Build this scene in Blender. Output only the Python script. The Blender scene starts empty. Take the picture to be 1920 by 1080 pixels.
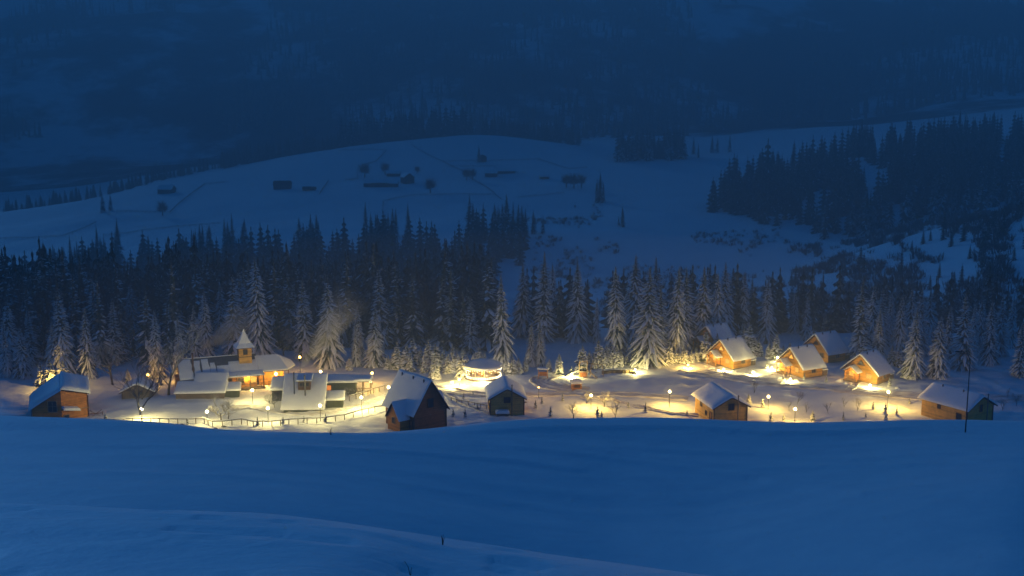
import bpy, math, random
import numpy as np
from mathutils import Vector, Matrix

# ------------------------------------------------------------------ camera, sky, sun, exposure
sc = bpy.context.scene
COL = sc.collection
F, HOR = 2300.0, 130.0                      # focal length in pixels of a 1920 wide frame, horizon row
PITCH = math.atan((540 - HOR) / F)
CAMZ = 58.0                                 # eye height above the village ground
cam_d = bpy.data.cameras.new('camera')
cam_d.sensor_width = 36.0
cam_d.lens = 36.0 * F / 1920.0
cam_d.clip_start = 0.5
cam_d.clip_end = 9000.0
cam = bpy.data.objects.new('camera', cam_d)
COL.objects.link(cam)
cam.location = (0, 0, CAMZ)
cam.rotation_euler = (math.pi / 2 - PITCH, 0, 0)
sc.camera = cam

SUN_EL, SUN_AZ = math.radians(2.5), math.radians(-32)      # afterglow beyond the mountains, ahead and to the left
world = bpy.data.worlds.new('World')
sc.world = world
world.use_nodes = True
wn = world.node_tree
sky = wn.nodes.new('ShaderNodeTexSky')
sky.sky_type = 'NISHITA'
sky.sun_disc = False
sky.sun_elevation = SUN_EL
sky.sun_rotation = SUN_AZ
sky.ozone_density = 5.0
sky.air_density = 1.0
sky.dust_density = 0.3
wb = wn.nodes.new('ShaderNodeMix')                          # tungsten white balance of the photograph: the dusk sky turns deep blue
wb.data_type = 'RGBA'; wb.blend_type = 'MULTIPLY'; wb.inputs[0].default_value = 1.0
wb.inputs[7].default_value = (0.02, 0.84, 1.16, 1.0)
wn.links.new(sky.outputs[0], wb.inputs[6])
wn.links.new(wb.outputs[2], wn.nodes['Background'].inputs[0])
wn.nodes['Background'].inputs[1].default_value = 0.115

sun_d = bpy.data.lights.new('sun', 'SUN')
sun_d.energy = 0.85
sun_d.angle = math.radians(6)
sun_d.color = (0.16, 0.46, 1.0)
sun = bpy.data.objects.new('sun', sun_d)
COL.objects.link(sun)
sun.location = (-60, 80, 150)
sun.rotation_euler = Vector((math.sin(SUN_AZ), math.cos(SUN_AZ), math.tan(math.radians(12)))).to_track_quat('Z', 'Y').to_euler()

sc.view_settings.view_transform = 'Standard'
sc.view_settings.look = 'None'
sc.view_settings.gamma = 1.0
sc.view_settings.exposure = 0.78
sc.render.engine = 'CYCLES'
sc.cycles.use_denoising = True
sc.cycles.max_bounces = 5
sc.cycles.diffuse_bounces = 2
sc.cycles.glossy_bounces = 2
sc.cycles.transmission_bounces = 3
sc.cycles.transparent_max_bounces = 12
sc.cycles.volume_bounces = 0
sc.cycles.sample_clamp_indirect = 3.0
sc.cycles.caustics_reflective = False
sc.cycles.caustics_refractive = False

rng = random.Random(7)

# ------------------------------------------------------------------ small helpers
def fract_hash(ix, iy, seed):
    h = (ix.astype(np.int64) * 374761393 + iy.astype(np.int64) * 668265263 + seed * 1442695041) & 0x7fffffff
    h = ((h ^ (h >> 13)) * 1274126177) & 0x7fffffff
    h = h ^ (h >> 16)
    return (h & 0xffff) / 65535.0

def vnoise(x, y, seed=0):
    x = np.asarray(x, float); y = np.asarray(y, float)
    ix = np.floor(x); iy = np.floor(y)
    fx = x - ix; fy = y - iy
    fx = fx * fx * fx * (fx * (fx * 6 - 15) + 10); fy = fy * fy * fy * (fy * (fy * 6 - 15) + 10)
    a = fract_hash(ix, iy, seed); b = fract_hash(ix + 1, iy, seed)
    c = fract_hash(ix, iy + 1, seed); d = fract_hash(ix + 1, iy + 1, seed)
    return (a * (1 - fx) + b * fx) * (1 - fy) + (c * (1 - fx) + d * fx) * fy - 0.5

def fbm(x, y, seed=0, octv=4):
    s = 0; a = 1.0; f = 1.0
    for k in range(octv):
        s = s + a * vnoise(np.asarray(x) * f + 17.3 * k, np.asarray(y) * f - 9.1 * k, seed + k)
        a *= 0.5; f *= 2.03
    return s

def smooth(a, b, x):
    t = np.clip((np.asarray(x, float) - a) / (b - a), 0, 1)
    return t * t * (3 - 2 * t)

cp, sp_ = math.cos(PITCH), math.sin(PITCH)
def zr(D, py):
    """height of the point seen at image row py at the distance D"""
    v = (540 - py) / F
    return CAMZ + D * (-sp_ + v * cp) / (cp + v * sp_)

# ------------------------------------------------------------------ the lie of the land
ST = [-60, 0, 14, 28, 45, 62, 80, 95, 115, 138, 150, 160, 172, 186, 200, 235, 265, 300, 350, 420, 500, 560, 640, 760, 900, 1000, 1100,
      1200, 1400, 1800, 2200, 2300]
def column(bank, crest, far, px):
    bw = -5.0 * math.exp(-((px - 1180) / 430.0) ** 2) + 1.0 * math.exp(-((px - 1950) / 350.0) ** 2)   # the slope is a shallow bowl
    near = [72, 56.2, 51.0, 45.6 if bank < 1000 else 44.5, zr(45, bank), 28.5 + bw, 25.3 + bw, 23.7 + bw, zr(115, 872) + 0.8 * bw, zr(138, 815) + 0.25 * bw, zr(150, crest), zr(150, crest) - 4.6, 3.2, 0.15, 0, 0, 0]
    return near + far
MT = [95, 205, 225]
COLS = {
 -700: column(940, 780, [-6, -18, -34, -46, -52, -58, -58, -60, -66, -72, -72, -55] + MT, -700),
 0:    column(942, 782, [-6, -18, -34, -45, -49, -52, -50, zr(900, 405), -62, -70, -70, -50] + MT, 0),
 160:  column(950, 787, [-6, -17, -31, -41, -44, -46, -44, zr(900, 383), zr(1000, 378), -62, -62, -50] + MT, 160),
 300:  column(955, 793, [-6, -16, -28, -36, -38, -40, -40, zr(900, 368), zr(1000, 346), -36, -48, -48] + MT, 300),
 430:  column(962, 806, [-6, -15, -25, -32, -34, -35, -34, zr(900, 360), zr(1000, 330), zr(1100, 319), -34, -42] + MT, 430),
 560:  column(972, 812, [-6, -15, -24, -30, -31, -32, -31, zr(900, 350), zr(1000, 312), zr(1100, 290), -24, -34] + MT, 560),
 720:  column(995, 812, [-6, -15, -24, -30, -30, -30, -30, zr(900, 345), zr(1000, 302), zr(1100, 268), -14, -26] + MT, 720),
 840:  column(1014, 801, [-6, -15, -24, -30, -30, -30, -30, zr(900, 345), zr(1000, 300), zr(1100, 257), -10, -22] + MT, 840),
 900:  column(1023, 796, [-6, -15, -24, -30, -30, -30, -30, zr(900, 345), zr(1000, 298), zr(1100, 253), -9, -22] + MT, 900),
 1000: column(1038, 789, [-6, -15, -24, -30, -31, -31, -30, zr(900, 342), zr(1000, 298), zr(1100, 263), -10, -20] + MT, 1000),
 1150: column(1060, 786, [-6, -15, -24, -30, -31, -33, zr(760, 400), zr(900, 335), zr(1000, 302), zr(1100, 289), -14, -12] + MT, 1150),
 1350: column(1087, 788, [-7, -16, -25, -31, -33, -35, zr(760, 395), zr(900, 330), zr(1000, 297), zr(1100, 283), -9, zr(1400, 246)] + MT, 1350),
 1500: column(1107, 792, [-9, -18, -24, -26, -32, -34, zr(760, 372), zr(900, 310), zr(1000, 284), zr(1100, 268), -2, zr(1400, 225)] + MT, 1500),
 1600: column(1120, 790, [-10, -18, -20, zr(500, 478), -28, -30, zr(760, 350), zr(900, 290), zr(1000, 272), zr(1100, 258), 0, zr(1400, 225)] + MT, 1600),
 1750: column(1140, 787, [-9, -12, -10, zr(500, 430), -20, -19, zr(760, 335), zr(900, 273), zr(1000, 250), zr(1100, 240), 8, 24] + MT, 1750),
 1920: column(1163, 788, [-8, -6, 0, zr(500, 385), -9, -9, zr(760, 322), zr(900, 258), zr(1000, 222), zr(1100, 213), 20, 30] + MT, 1920),
 2600: column(1200, 790, [-4, 4, 14, 20, 10, 10, 22, 32, 44, 50, 50, 60] + MT, 2600),
}
_px = np.array(sorted(COLS), float)
_tab = np.array([COLS[int(p)] for p in _px])                      # columns x stations
def drange(a, b, s): return list(np.arange(a, b, s))
DR = np.array(drange(-60, 20, 2.5) + drange(20, 60, .6) + drange(60, 165, .8) + drange(165, 270, .38) + drange(270, 420, 1.6) + drange(420, 1200, 4.5) + drange(1200, 2301, 12))
UC = np.concatenate([np.linspace(-0.75, -0.44, 22)[:-1], np.linspace(-0.44, 0.44, 330), np.linspace(0.44, 0.75, 22)[1:]])

def build_table():
    # along the distance first, with a monotone-ish cubic, then across the columns
    st = np.array(ST, float)
    def pchip(x, y, xi):
        h = np.diff(x); d = np.diff(y) / h
        m = np.zeros_like(y)
        for i in range(1, len(x) - 1):
            if d[i - 1] * d[i] > 0:
                w1 = 2 * h[i] + h[i - 1]; w2 = h[i] + 2 * h[i - 1]
                m[i] = (w1 + w2) / (w1 / d[i - 1] + w2 / d[i])
        m[0] = d[0]; m[-1] = d[-1]
        k = np.clip(np.searchsorted(x, xi) - 1, 0, len(x) - 2)
        t = (xi - x[k]) / h[k]
        return ((1 + 2 * t) * (1 - t) ** 2 * y[k] + t * (1 - t) ** 2 * h[k] * m[k] + t * t * (3 - 2 * t) * y[k + 1] + t * t * (t - 1) * h[k] * m[k + 1])
    A = np.array([pchip(st, row, DR) for row in _tab])
    up = (_px - 960) / F / 0.985
    B = np.empty((len(UC), len(DR)))
    for j in range(len(DR)):
        B[:, j] = np.interp(UC, up, A[:, j])
    k = np.exp(-0.5 * (np.arange(-14, 15) / 6.0) ** 2); k /= k.sum()
    Bp = np.pad(B, ((14, 14), (0, 0)), mode='edge')
    B = sum(k[i] * Bp[i:i + len(UC)] for i in range(29))
    return B
ZT = build_table()

def xw(u, D): return u * np.maximum(D, 45.0)
RIDGES = []                                # wind ridges on the near slope: polylines of (x, y), filled below
def relief(x, y):
    """drifts, hummocks, gullies and mountain relief on top of the large shape"""
    D = y
    r = 0.0
    fg = 1 - smooth(150, 175, D)
    r = r + fg * ((0.16 + 0.26 * smooth(55, 80, D)) * fbm(x / 26 + 3, y / 17, 11, 3) + (0.05 + 0.06 * (1 - smooth(48, 70, D))) * fbm(x / 4.5, y / 1.5, 5, 2)) * smooth(6, 40, D)
    # wind-blown ridges running across the slope in front of the village
    w = smooth(95, 112, D) * (1 - smooth(150, 165, D))
    ph = (y + 0.10 * x + 5 * fbm(x / 40, y / 40, 21, 2)) / 7.0
    r = r + w * 0.16 * (np.abs(np.mod(ph, 1.0) - 0.5) ** 2.2) * (0.5 + fbm(x / 22, y / 10, 8, 2))* 4
    # small pits and scour marks on the near bank
    nb = (1 - smooth(46, 56, D)) * smooth(18, 28, D)
    pit = smooth(0.30, 0.46, fbm(x / 2.6, y / 1.0, 33, 2) + 0.10 * fbm(x / 15, y / 9, 44, 2))
    r = r - nb * 0.14 * pit
    vil = smooth(165, 190, D) * (1 - smooth(262, 285, D))
    r = r + vil * (0.50 * fbm(x / 14, y / 12, 51, 3) + 0.24 * fbm(x / 2.6, y / 2.6, 61, 3))
    if RIDGES:
        msk = (D > 84) & (D < 162)
        if np.any(msk):
            xs, ys = np.broadcast_to(x, np.shape(D))[msk], np.broadcast_to(y, np.shape(D))[msk]
            add = np.zeros_like(xs)
            for line in RIDGES:
                for (x0, y0), (x1, y1) in zip(line[:-1], line[1:]):
                    dx, dy = x1 - x0, y1 - y0; l2 = dx * dx + dy * dy
                    t = ((xs - x0) * dx + (ys - y0) * dy) / l2; tc = np.clip(t, 0, 1)
                    ex, ey = xs - x0 - tc * dx, ys - y0 - tc * dy
                    s = np.where(dx * ey - dy * ex > 0, 1.0, -1.0) * (1 if dx > 0 else -1)
                    d = np.sqrt(ex * ex + ey * ey)
                    add = np.maximum(add, 0.24 * np.exp(-(d / np.where(s > 0, 2.4, 0.6)) ** 1.6))
            r = np.array(np.broadcast_to(r, np.shape(D)), float); r[msk] += add
    far = smooth(270, 420, D)
    r = r + far * (1 - smooth(1150, 1400, D)) * (5.0 * fbm(x / 110, y / 110, 71, 4)) * (0.35 + 0.65 * (1 - smooth(760, 900, D)))
    mt = smooth(1250, 1700, D)
    r = r + mt * 75 * (0.30 - np.abs(fbm(x / 620 + 1.7, y / 760, 91, 5)))
    return r

def zfun(x, y):
    x = np.asarray(x, float); y = np.asarray(y, float)
    u = np.clip(x / np.maximum(y, 45.0), UC[0], UC[-1])
    i = np.clip(np.searchsorted(UC, u) - 1, 0, len(UC) - 2)
    fu = (u - UC[i]) / (UC[i + 1] - UC[i])
    d = np.clip(y, DR[0], DR[-1])
    j = np.clip(np.searchsorted(DR, d) - 1, 0, len(DR) - 2)
    fd = (d - DR[j]) / (DR[j + 1] - DR[j])
    z = (ZT[i, j] * (1 - fu) + ZT[i + 1, j] * fu) * (1 - fd) + (ZT[i, j + 1] * (1 - fu) + ZT[i + 1, j + 1] * fu) * fd
    return z + relief(x, y)
def zf(x, y): return float(zfun(np.array([x]), np.array([y]))[0])

def ray(px, py):
    u = (px - 960) / F; v = (540 - py) / F
    d = np.array([u, cp + v * sp_, -sp_ + v * cp])
    return d / d[1]
def gp(px, py, d0=176, d1=1300):
    """the place on the ground that the photograph shows at (px, py), no nearer than d0"""
    r = ray(px, py)
    D = np.arange(d0, d1, 0.25)
    over = CAMZ + r[2] * D - zfun(r[0] * D, D)
    k = np.argmax(over < 0) if (over < 0).any() else len(D) - 1
    d = D[k]
    return float(r[0] * d), float(d), zf(r[0] * d, d)
def pd(px, D):
    """the place at a known distance, in the direction of image column px"""
    x = (px - 960) / F * D
    for _ in range(3):
        z = zf(x, D)
        a = math.atan2(CAMZ - z, D) - PITCH
        v = -math.tan(a)
        x = (px - 960) / F * D / (cp + v * sp_)
    return x, D, zf(x, D)
def scrn(x, y, z):
    dz = z - CAMZ
    dep = y * cp - dz * sp_
    return 960 + F * x / dep, 540 - F * (y * sp_ + dz * cp) / dep

RIDGES[:] = [[gp(a, b, 88, 158)[:2] for a, b in ln] for ln in (
    [(960, 840), (1100, 855), (1240, 872), (1390, 896)], [(1120, 848), (1290, 868), (1420, 881), (1560, 877), (1690, 875)], [(540, 838), (760, 850), (960, 866), (1070, 882)],
    [(900, 812), (1010, 805), (1150, 802), (1300, 802), (1450, 813)], [(1440, 905), (1540, 918), (1620, 928)], [(1450, 812), (1560, 812), (1680, 805)], [(1220, 846), (1420, 852), (1600, 866)])]

# ------------------------------------------------------------------ materials
MATS = {}
def nmat(name):
    m = bpy.data.materials.new(name); m.use_nodes = True
    nt = m.node_tree; b = nt.nodes['Principled BSDF']
    MATS[name] = m
    return m, nt, b
def N(nt, t, **kw):
    n = nt.nodes.new(t)
    for k, v in kw.items(): setattr(n, k, v)
    return n
def L(nt, a, b): nt.links.new(a, b)
def objco(nt): return N(nt, 'ShaderNodeTexCoord').outputs['Object']
def noise(nt, co, scale, detail=3, rough=0.55):
    n = N(nt, 'ShaderNodeTexNoise'); n.inputs['Scale'].default_value = scale
    n.inputs['Detail'].default_value = detail; n.inputs['Roughness'].default_value = rough
    L(nt, co, n.inputs['Vector']); return n.outputs['Fac']
def ramp(nt, fac, stops):
    r = N(nt, 'ShaderNodeValToRGB'); e = r.color_ramp.elements
    while len(e) < len(stops): e.new(0.5)
    for i, (p, c) in enumerate(stops):
        e[i].position = p; e[i].color = (*c, 1)
    L(nt, fac, r.inputs[0]); return r.outputs[0]
def bump(nt, h, b, strength, dist):
    n = N(nt, 'ShaderNodeBump'); n.inputs['Strength'].default_value = strength; n.inputs['Distance'].default_value = dist
    L(nt, h, n.inputs['Height']); L(nt, n.outputs[0], b.inputs['Normal'])
def plain(name, col, rough=0.8, var=0.25, scale=3.0, metal=0.0):
    m, nt, b = nmat(name)
    f = noise(nt, objco(nt), scale, 3)
    L(nt, ramp(nt, f, [(0.3, tuple(c * (1 - var) for c in col)), (0.7, tuple(min(1, c * (1 + var)) for c in col))]), b.inputs['Base Color'])
    b.inputs['Roughness'].default_value = rough; b.inputs['Metallic'].default_value = metal
    b.inputs['Specular IOR Level'].default_value = 0.2
    return m
def snow_mat(name, fine, big):
    m, nt, b = nmat(name)
    co = objco(nt)
    L(nt, ramp(nt, noise(nt, co, 0.35, 4), [(0.25, (0.80, 0.82, 0.85)), (0.75, (0.88, 0.89, 0.90))]), b.inputs['Base Color'])
    b.inputs['Roughness'].default_value = 0.65; b.inputs['Specular IOR Level'].default_value = 0.15
    mx = N(nt, 'ShaderNodeMath', operation='MULTIPLY_ADD'); mx.inputs[1].default_value = 0.35
    L(nt, noise(nt, co, fine, 4), mx.inputs[0]); L(nt, noise(nt, co, big, 3), mx.inputs[2])
    bump(nt, mx.outputs[0], b, 0.45, 0.18)
    return m
snow_mat('snow', 3.0, 0.8)
snow_mat('roof_snow', 2.2, 0.5)

def wood(name, col, board=0.16, axis=2, dark=0.55):
    """sawn boards or logs: a joint every `board` metres along the axis, each board its own tone"""
    m, nt, b = nmat(name)
    co = objco(nt)
    s = N(nt, 'ShaderNodeSeparateXYZ'); L(nt, co, s.inputs[0])
    if axis == 2: v = s.outputs[2]
    else:
        a = N(nt, 'ShaderNodeMath', operation='ADD'); L(nt, s.outputs[0], a.inputs[0]); L(nt, s.outputs[1], a.inputs[1]); v = a.outputs[0]
    d = N(nt, 'ShaderNodeMath', operation='DIVIDE'); L(nt, v, d.inputs[0]); d.inputs[1].default_value = board
    fl = N(nt, 'ShaderNodeMath', operation='FLOOR'); L(nt, d.outputs[0], fl.inputs[0])
    fr = N(nt, 'ShaderNodeMath', operation='FRACT'); L(nt, d.outputs[0], fr.inputs[0])
    wn_ = N(nt, 'ShaderNodeTexWhiteNoise', noise_dimensions='1D'); L(nt, fl.outputs[0], wn_.inputs['W'])
    n1 = noise(nt, co, 1.6, 4)
    ad = N(nt, 'ShaderNodeMath', operation='MULTIPLY_ADD'); L(nt, wn_.outputs['Value'], ad.inputs[0]); ad.inputs[1].default_value = 0.5
    L(nt, n1, ad.inputs[2])
    c = ramp(nt, ad.outputs[0], [(0.3, tuple(x * dark for x in col)), (1.0, tuple(min(1, x * 1.2) for x in col))])
    L(nt, c, b.inputs['Base Color'])
    pp = N(nt, 'ShaderNodeMath', operation='PINGPONG'); L(nt, fr.outputs[0], pp.inputs[0]); pp.inputs[1].default_value = 0.5
    pw = N(nt, 'ShaderNodeMath', operation='POWER'); L(nt, pp.outputs[0], pw.inputs[0]); pw.inputs[1].default_value = 0.4
    bump(nt, pw.outputs[0], b, 0.8, 0.05)
    b.inputs['Roughness'].default_value = 0.7; b.inputs['Specular IOR Level'].default_value = 0.2
    return m
wood('pine_log', (0.48, 0.24, 0.045), 0.20)
wood('dark_log', (0.28, 0.11, 0.04), 0.18)
wood('tan_board', (0.60, 0.35, 0.09), 0.16, axis=2)
wood('grey_board', (0.17, 0.13, 0.10), 0.15, axis=0)
wood('orange_board', (0.50, 0.205, 0.045), 0.15)
wood('green_board', (0.075, 0.085, 0.055), 0.25, axis=0)
plain('trim', (0.10, 0.055, 0.03), 0.7)
plain('pale_trim', (0.33, 0.24, 0.14), 0.7)
plain('dark_roof', (0.045, 0.04, 0.04), 0.7)
plain('slate', (0.11, 0.11, 0.12), 0.6)
plain('metal', (0.10, 0.10, 0.105), 0.45, metal=0.6)
plain('dark_metal', (0.03, 0.03, 0.035), 0.5)
plain('red_paint', (0.30, 0.11, 0.035), 0.6)
plain('yellow_paint', (0.45, 0.30, 0.06), 0.5)
plain('bark', (0.055, 0.042, 0.032), 0.9, 0.35, 4)
plain('far_bark', (0.10, 0.09, 0.09), 0.9)
plain('hill_wood', (0.05, 0.04, 0.035), 0.9)
plain('dry_grass', (0.22, 0.16, 0.07), 0.9, 0.3, 2)
plain('needles', (0.028, 0.042, 0.026), 0.8, 0.35, 2.0)
plain('far_needles', (0.022, 0.034, 0.026), 0.9, 0.3, 0.5)
m, nt, b = nmat('glass'); b.inputs['Base Color'].default_value = (0.02, 0.025, 0.035, 1); b.inputs['Roughness'].default_value = 0.08
# branches with frost lying on their upper sides
m, nt, b = nmat('frosted_bark')
g = N(nt, 'ShaderNodeNewGeometry'); s = N(nt, 'ShaderNodeSeparateXYZ'); L(nt, g.outputs['Normal'], s.inputs[0])
mr = N(nt, 'ShaderNodeMapRange'); mr.inputs['From Min'].default_value = -0.1; mr.inputs['From Max'].default_value = 0.45
L(nt, s.outputs[2], mr.inputs['Value'])
mx = N(nt, 'ShaderNodeMix', data_type='RGBA'); L(nt, mr.outputs[0], mx.inputs[0])
mx.inputs[6].default_value = (0.05, 0.04, 0.033, 1); mx.inputs[7].default_value = (0.62, 0.64, 0.66, 1)
L(nt, mx.outputs[2], b.inputs['Base Color']); b.inputs['Roughness'].default_value = 0.8
# spruce boughs with a dusting of snow between the needles
for nm, amt, sc_ in (('dusted_needles', 0.50, 3.0), ('far_dusted_needles', 0.50, 1.1)):
    m, nt, b = nmat(nm)
    L(nt, ramp(nt, noise(nt, objco(nt), sc_, 4, 0.7), [(amt, (0.026, 0.040, 0.026)), (amt + 0.16, (0.34, 0.37, 0.38))]), b.inputs['Base Color'])
    b.inputs['Roughness'].default_value = 0.85; b.inputs['Specular IOR Level'].default_value = 0.1

def emis(name, col, strength, through=False):
    m = bpy.data.materials.new(name); m.use_nodes = True; nt = m.node_tree
    nt.nodes.remove(nt.nodes['Principled BSDF'])
    e = N(nt, 'ShaderNodeEmission'); e.inputs[0].default_value = (*col, 1); e.inputs[1].default_value = strength
    out = nt.nodes['Material Output']
    if through:                                            # clear glass globe: the bulb's light passes it
        t = N(nt, 'ShaderNodeBsdfTransparent'); a = N(nt, 'ShaderNodeAddShader')
        L(nt, e.outputs[0], a.inputs[0]); L(nt, t.outputs[0], a.inputs[1]); L(nt, a.outputs[0], out.inputs[0])
        m.cycles.emission_sampling = 'NONE'
    else: L(nt, e.outputs[0], out.inputs[0])
    MATS[name] = m
    return m
emis('globe_white', (1.0, 0.80, 0.36), 9.0, True)
emis('globe_warm', (1.0, 0.66, 0.22), 9.0, True)
emis('globe_orange', (1.0, 0.50, 0.10), 6.0, True)
emis('lit_pane', (1.0, 0.42, 0.06), 1.1)
emis('lit_orange', (1.0, 0.30, 0.05), 0.55)
emis('string_bulb', (1.0, 0.80, 0.46), 8.0)

# ------------------------------------------------------------------ mesh building
class MB:
    def __init__(s): s.v = []; s.f = []; s.m = []
    def add(s, vs, fs, mi=0, T=None):
        o = len(s.v)
        if T is not None: vs = [tuple(T @ Vector(p)) for p in vs]
        s.v += [tuple(p) for p in vs]
        for f in fs: s.f.append(tuple(i + o for i in f)); s.m.append(mi)
        return s
    def box(s, c, d, mi=0, T=None, taper=1.0):
        x, y, z = c; a, b_, h = d[0] / 2, d[1] / 2, d[2] / 2
        vs = [(x - a, y - b_, z - h), (x + a, y - b_, z - h), (x + a, y + b_, z - h), (x - a, y + b_, z - h),
              (x - a * taper, y - b_ * taper, z + h), (x + a * taper, y - b_ * taper, z + h), (x + a * taper, y + b_ * taper, z + h), (x - a * taper, y + b_ * taper, z + h)]
        return s.add(vs, [(0, 3, 2, 1), (4, 5, 6, 7), (0, 1, 5, 4), (1, 2, 6, 5), (2, 3, 7, 6), (3, 0, 4, 7)], mi, T)
    def beam(s, p, q, w, h=None, mi=0):
        """a square bar from p to q"""
        h = h or w
        p, q = Vector(p), Vector(q); d = (q - p)
        ln = d.length
        if ln < 1e-6: return s
        rot = d.to_track_quat('Z', 'Y').to_matrix().to_4x4()
        return s.box((0, 0, ln / 2), (w, h, ln), mi, Matrix.Translation(p) @ rot)
    def tube(s, pts, rad, n=6, mi=0, cap=True):
        rings = []
        o = len(s.v)
        P = [Vector(p) for p in pts]
        for i, p in enumerate(P):
            d = (P[min(i + 1, len(P) - 1)] - P[max(i - 1, 0)])
            if d.length < 1e-9: d = Vector((0, 0, 1))
            d.normalize()
            ref = Vector((1, 0, 0)) if abs(d.x) < 0.8 else Vector((0, 1, 0))
            a = d.cross(ref).normalized(); b_ = d.cross(a)
            r = rad[i] if hasattr(rad, '__len__') else rad
            for k in range(n):
                t = 2 * math.pi * k / n
                s.v.append(tuple(p + a * (r * math.cos(t)) + b_ * (r * math.sin(t))))
        for i in range(len(P) - 1):
            for k in range(n):
                k2 = (k + 1) % n
                s.f.append((o + i * n + k, o + i * n + k2, o + (i + 1) * n + k2, o + (i + 1) * n + k)); s.m.append(mi)
        if cap:
            s.f.append(tuple(o + k for k in reversed(range(n)))); s.m.append(mi)
            s.f.append(tuple(o + (len(P) - 1) * n + k for k in range(n))); s.m.append(mi)
        return s
    def lathe(s, prof, n=16, mi=0, c=(0, 0, 0)):
        o = len(s.v)
        for r, z in prof:
            for k in range(n):
                t = 2 * math.pi * k / n
                s.v.append((c[0] + r * math.cos(t), c[1] + r * math.sin(t), c[2] + z))
        for i in range(len(prof) - 1):
            for k in range(n):
                k2 = (k + 1) % n
                s.f.append((o + i * n + k, o + i * n + k2, o + (i + 1) * n + k2, o + (i + 1) * n + k)); s.m.append(mi)
        return s
    def mesh(s, name, mats, smooth_=False):
        me = bpy.data.meshes.new(name)
        me.from_pydata(s.v, [], s.f)
        for k in mats: me.materials.append(MATS[k])
        if len(mats) > 1: me.polygons.foreach_set('material_index', s.m)
        if smooth_: me.polygons.foreach_set('use_smooth', [True] * len(me.polygons))
        me.update()
        return me
    def build(s, name, mats, parent=None, loc=None, rz=0.0, smooth_=False):
        if isinstance(mats, str): mats = [mats]
        return obj(name, s.mesh(name, mats, smooth_), parent, loc, rz)
def obj(name, data, parent=None, loc=None, rz=0.0):
    o = bpy.data.objects.new(name, data); COL.objects.link(o)
    if parent is not None: o.parent = parent
    if loc is not None: o.location = loc
    if rz: o.rotation_euler = (0, 0, rz)
    return o
def npmesh(name, v, f, mats, mi=None, smooth_=False):
    """quads or triangles from numpy arrays"""
    me = bpy.data.meshes.new(name)
    v = np.asarray(v, np.float32); f = np.asarray(f, np.int32)
    k = f.shape[1]
    me.vertices.add(len(v)); me.vertices.foreach_set('co', v.ravel())
    me.loops.add(f.size); me.loops.foreach_set('vertex_index', f.ravel())
    me.polygons.add(len(f)); me.polygons.foreach_set('loop_start', np.arange(len(f), dtype=np.int32) * k)
    for mname in mats: me.materials.append(MATS[mname])
    if mi is not None: me.polygons.foreach_set('material_index', np.asarray(mi, np.int32))
    me.polygons.foreach_set('use_smooth', np.full(len(f), smooth_, bool))
    me.update(calc_edges=True)
    return me
def thing(name, label, cat, loc, rz=0.0, group=None, scale=None):
    o = bpy.data.objects.new(name, None); COL.objects.link(o)
    o.empty_display_size = 0.3
    o.location = loc; o.rotation_euler = (0, 0, rz)
    if scale is not None: o.scale = scale if hasattr(scale, '__len__') else (scale,) * 3
    tag(o, label, cat, group)
    return o
def tag(o, label, cat, group=None):
    o['label'] = label; o['category'] = cat
    if group: o['group'] = group
    return o
def kind(o, k): o['kind'] = k; return o

# labels that would be shared are told apart by their order from the left of the picture
PENDING = []
ORD = ['leftmost', 'second from left', 'third from left', 'fourth from left', 'fifth from left', 'sixth from left', 'seventh from left', 'eighth from left', 'ninth from left', 'tenth from left', 'eleventh from left', 'twelfth from left', 'thirteenth from left', 'fourteenth from left']
def settle_labels():
    by = {}
    for o, base, px in PENDING: by.setdefault(base, []).append((px, o))
    for base, lst in by.items():
        lst.sort(key=lambda t: t[0])
        n = len(lst)
        for k, (px, o) in enumerate(lst):
            if n == 1: o['label'] = base
            elif n == 2: o['label'] = base + ', ' + ('left one' if k == 0 else 'right one')
            elif k == n - 1: o['label'] = base + ', rightmost'
            else: o['label'] = base + ', ' + ORD[min(k, 13)]

# ------------------------------------------------------------------ the ground, one sheet out to the mountains
def ground_rows(j0, j1, name, mats):
    U, D = np.meshgrid(UC, DR[j0:j1 + 1], indexing='ij')
    X = xw(U, D); Y = D
    Z = ZT[:, j0:j1 + 1] + relief(X, Y)
    n, m_ = U.shape
    v = np.stack([X, Y, Z], -1).reshape(-1, 3)
    idx = np.arange(n * m_).reshape(n, m_)
    f = np.stack([idx[:-1, :-1], idx[1:, :-1], idx[1:, 1:], idx[:-1, 1:]], -1).reshape(-1, 4)
    me = npmesh(name, v, f, mats, None, True)
    return kind(obj(name, me), 'structure')
j1 = int(np.searchsorted(DR, 420)); j2 = int(np.searchsorted(DR, 1250))
ground_rows(0, j1, 'ground', ['snow'])
snow_mat('hill_snow', 0.30, 0.05)
ground_rows(j1, j2, 'hills', ['hill_snow'])
m, nt, b = nmat('mountain_wood')                           # woods and clearings too far off to tell the trees apart
fac = noise(nt, objco(nt), 0.0045, 6, 0.66)
L(nt, ramp(nt, fac, [(0.43, (0.02, 0.025, 0.025)), (0.49, (0.12, 0.13, 0.13)), (0.57, (0.82, 0.83, 0.85))]), b.inputs['Base Color'])
b.inputs['Roughness'].default_value = 0.9; b.inputs['Specular IOR Level'].default_value = 0.0
ground_rows(j2, len(DR) - 1, 'mountains', ['mountain_wood'])

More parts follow.
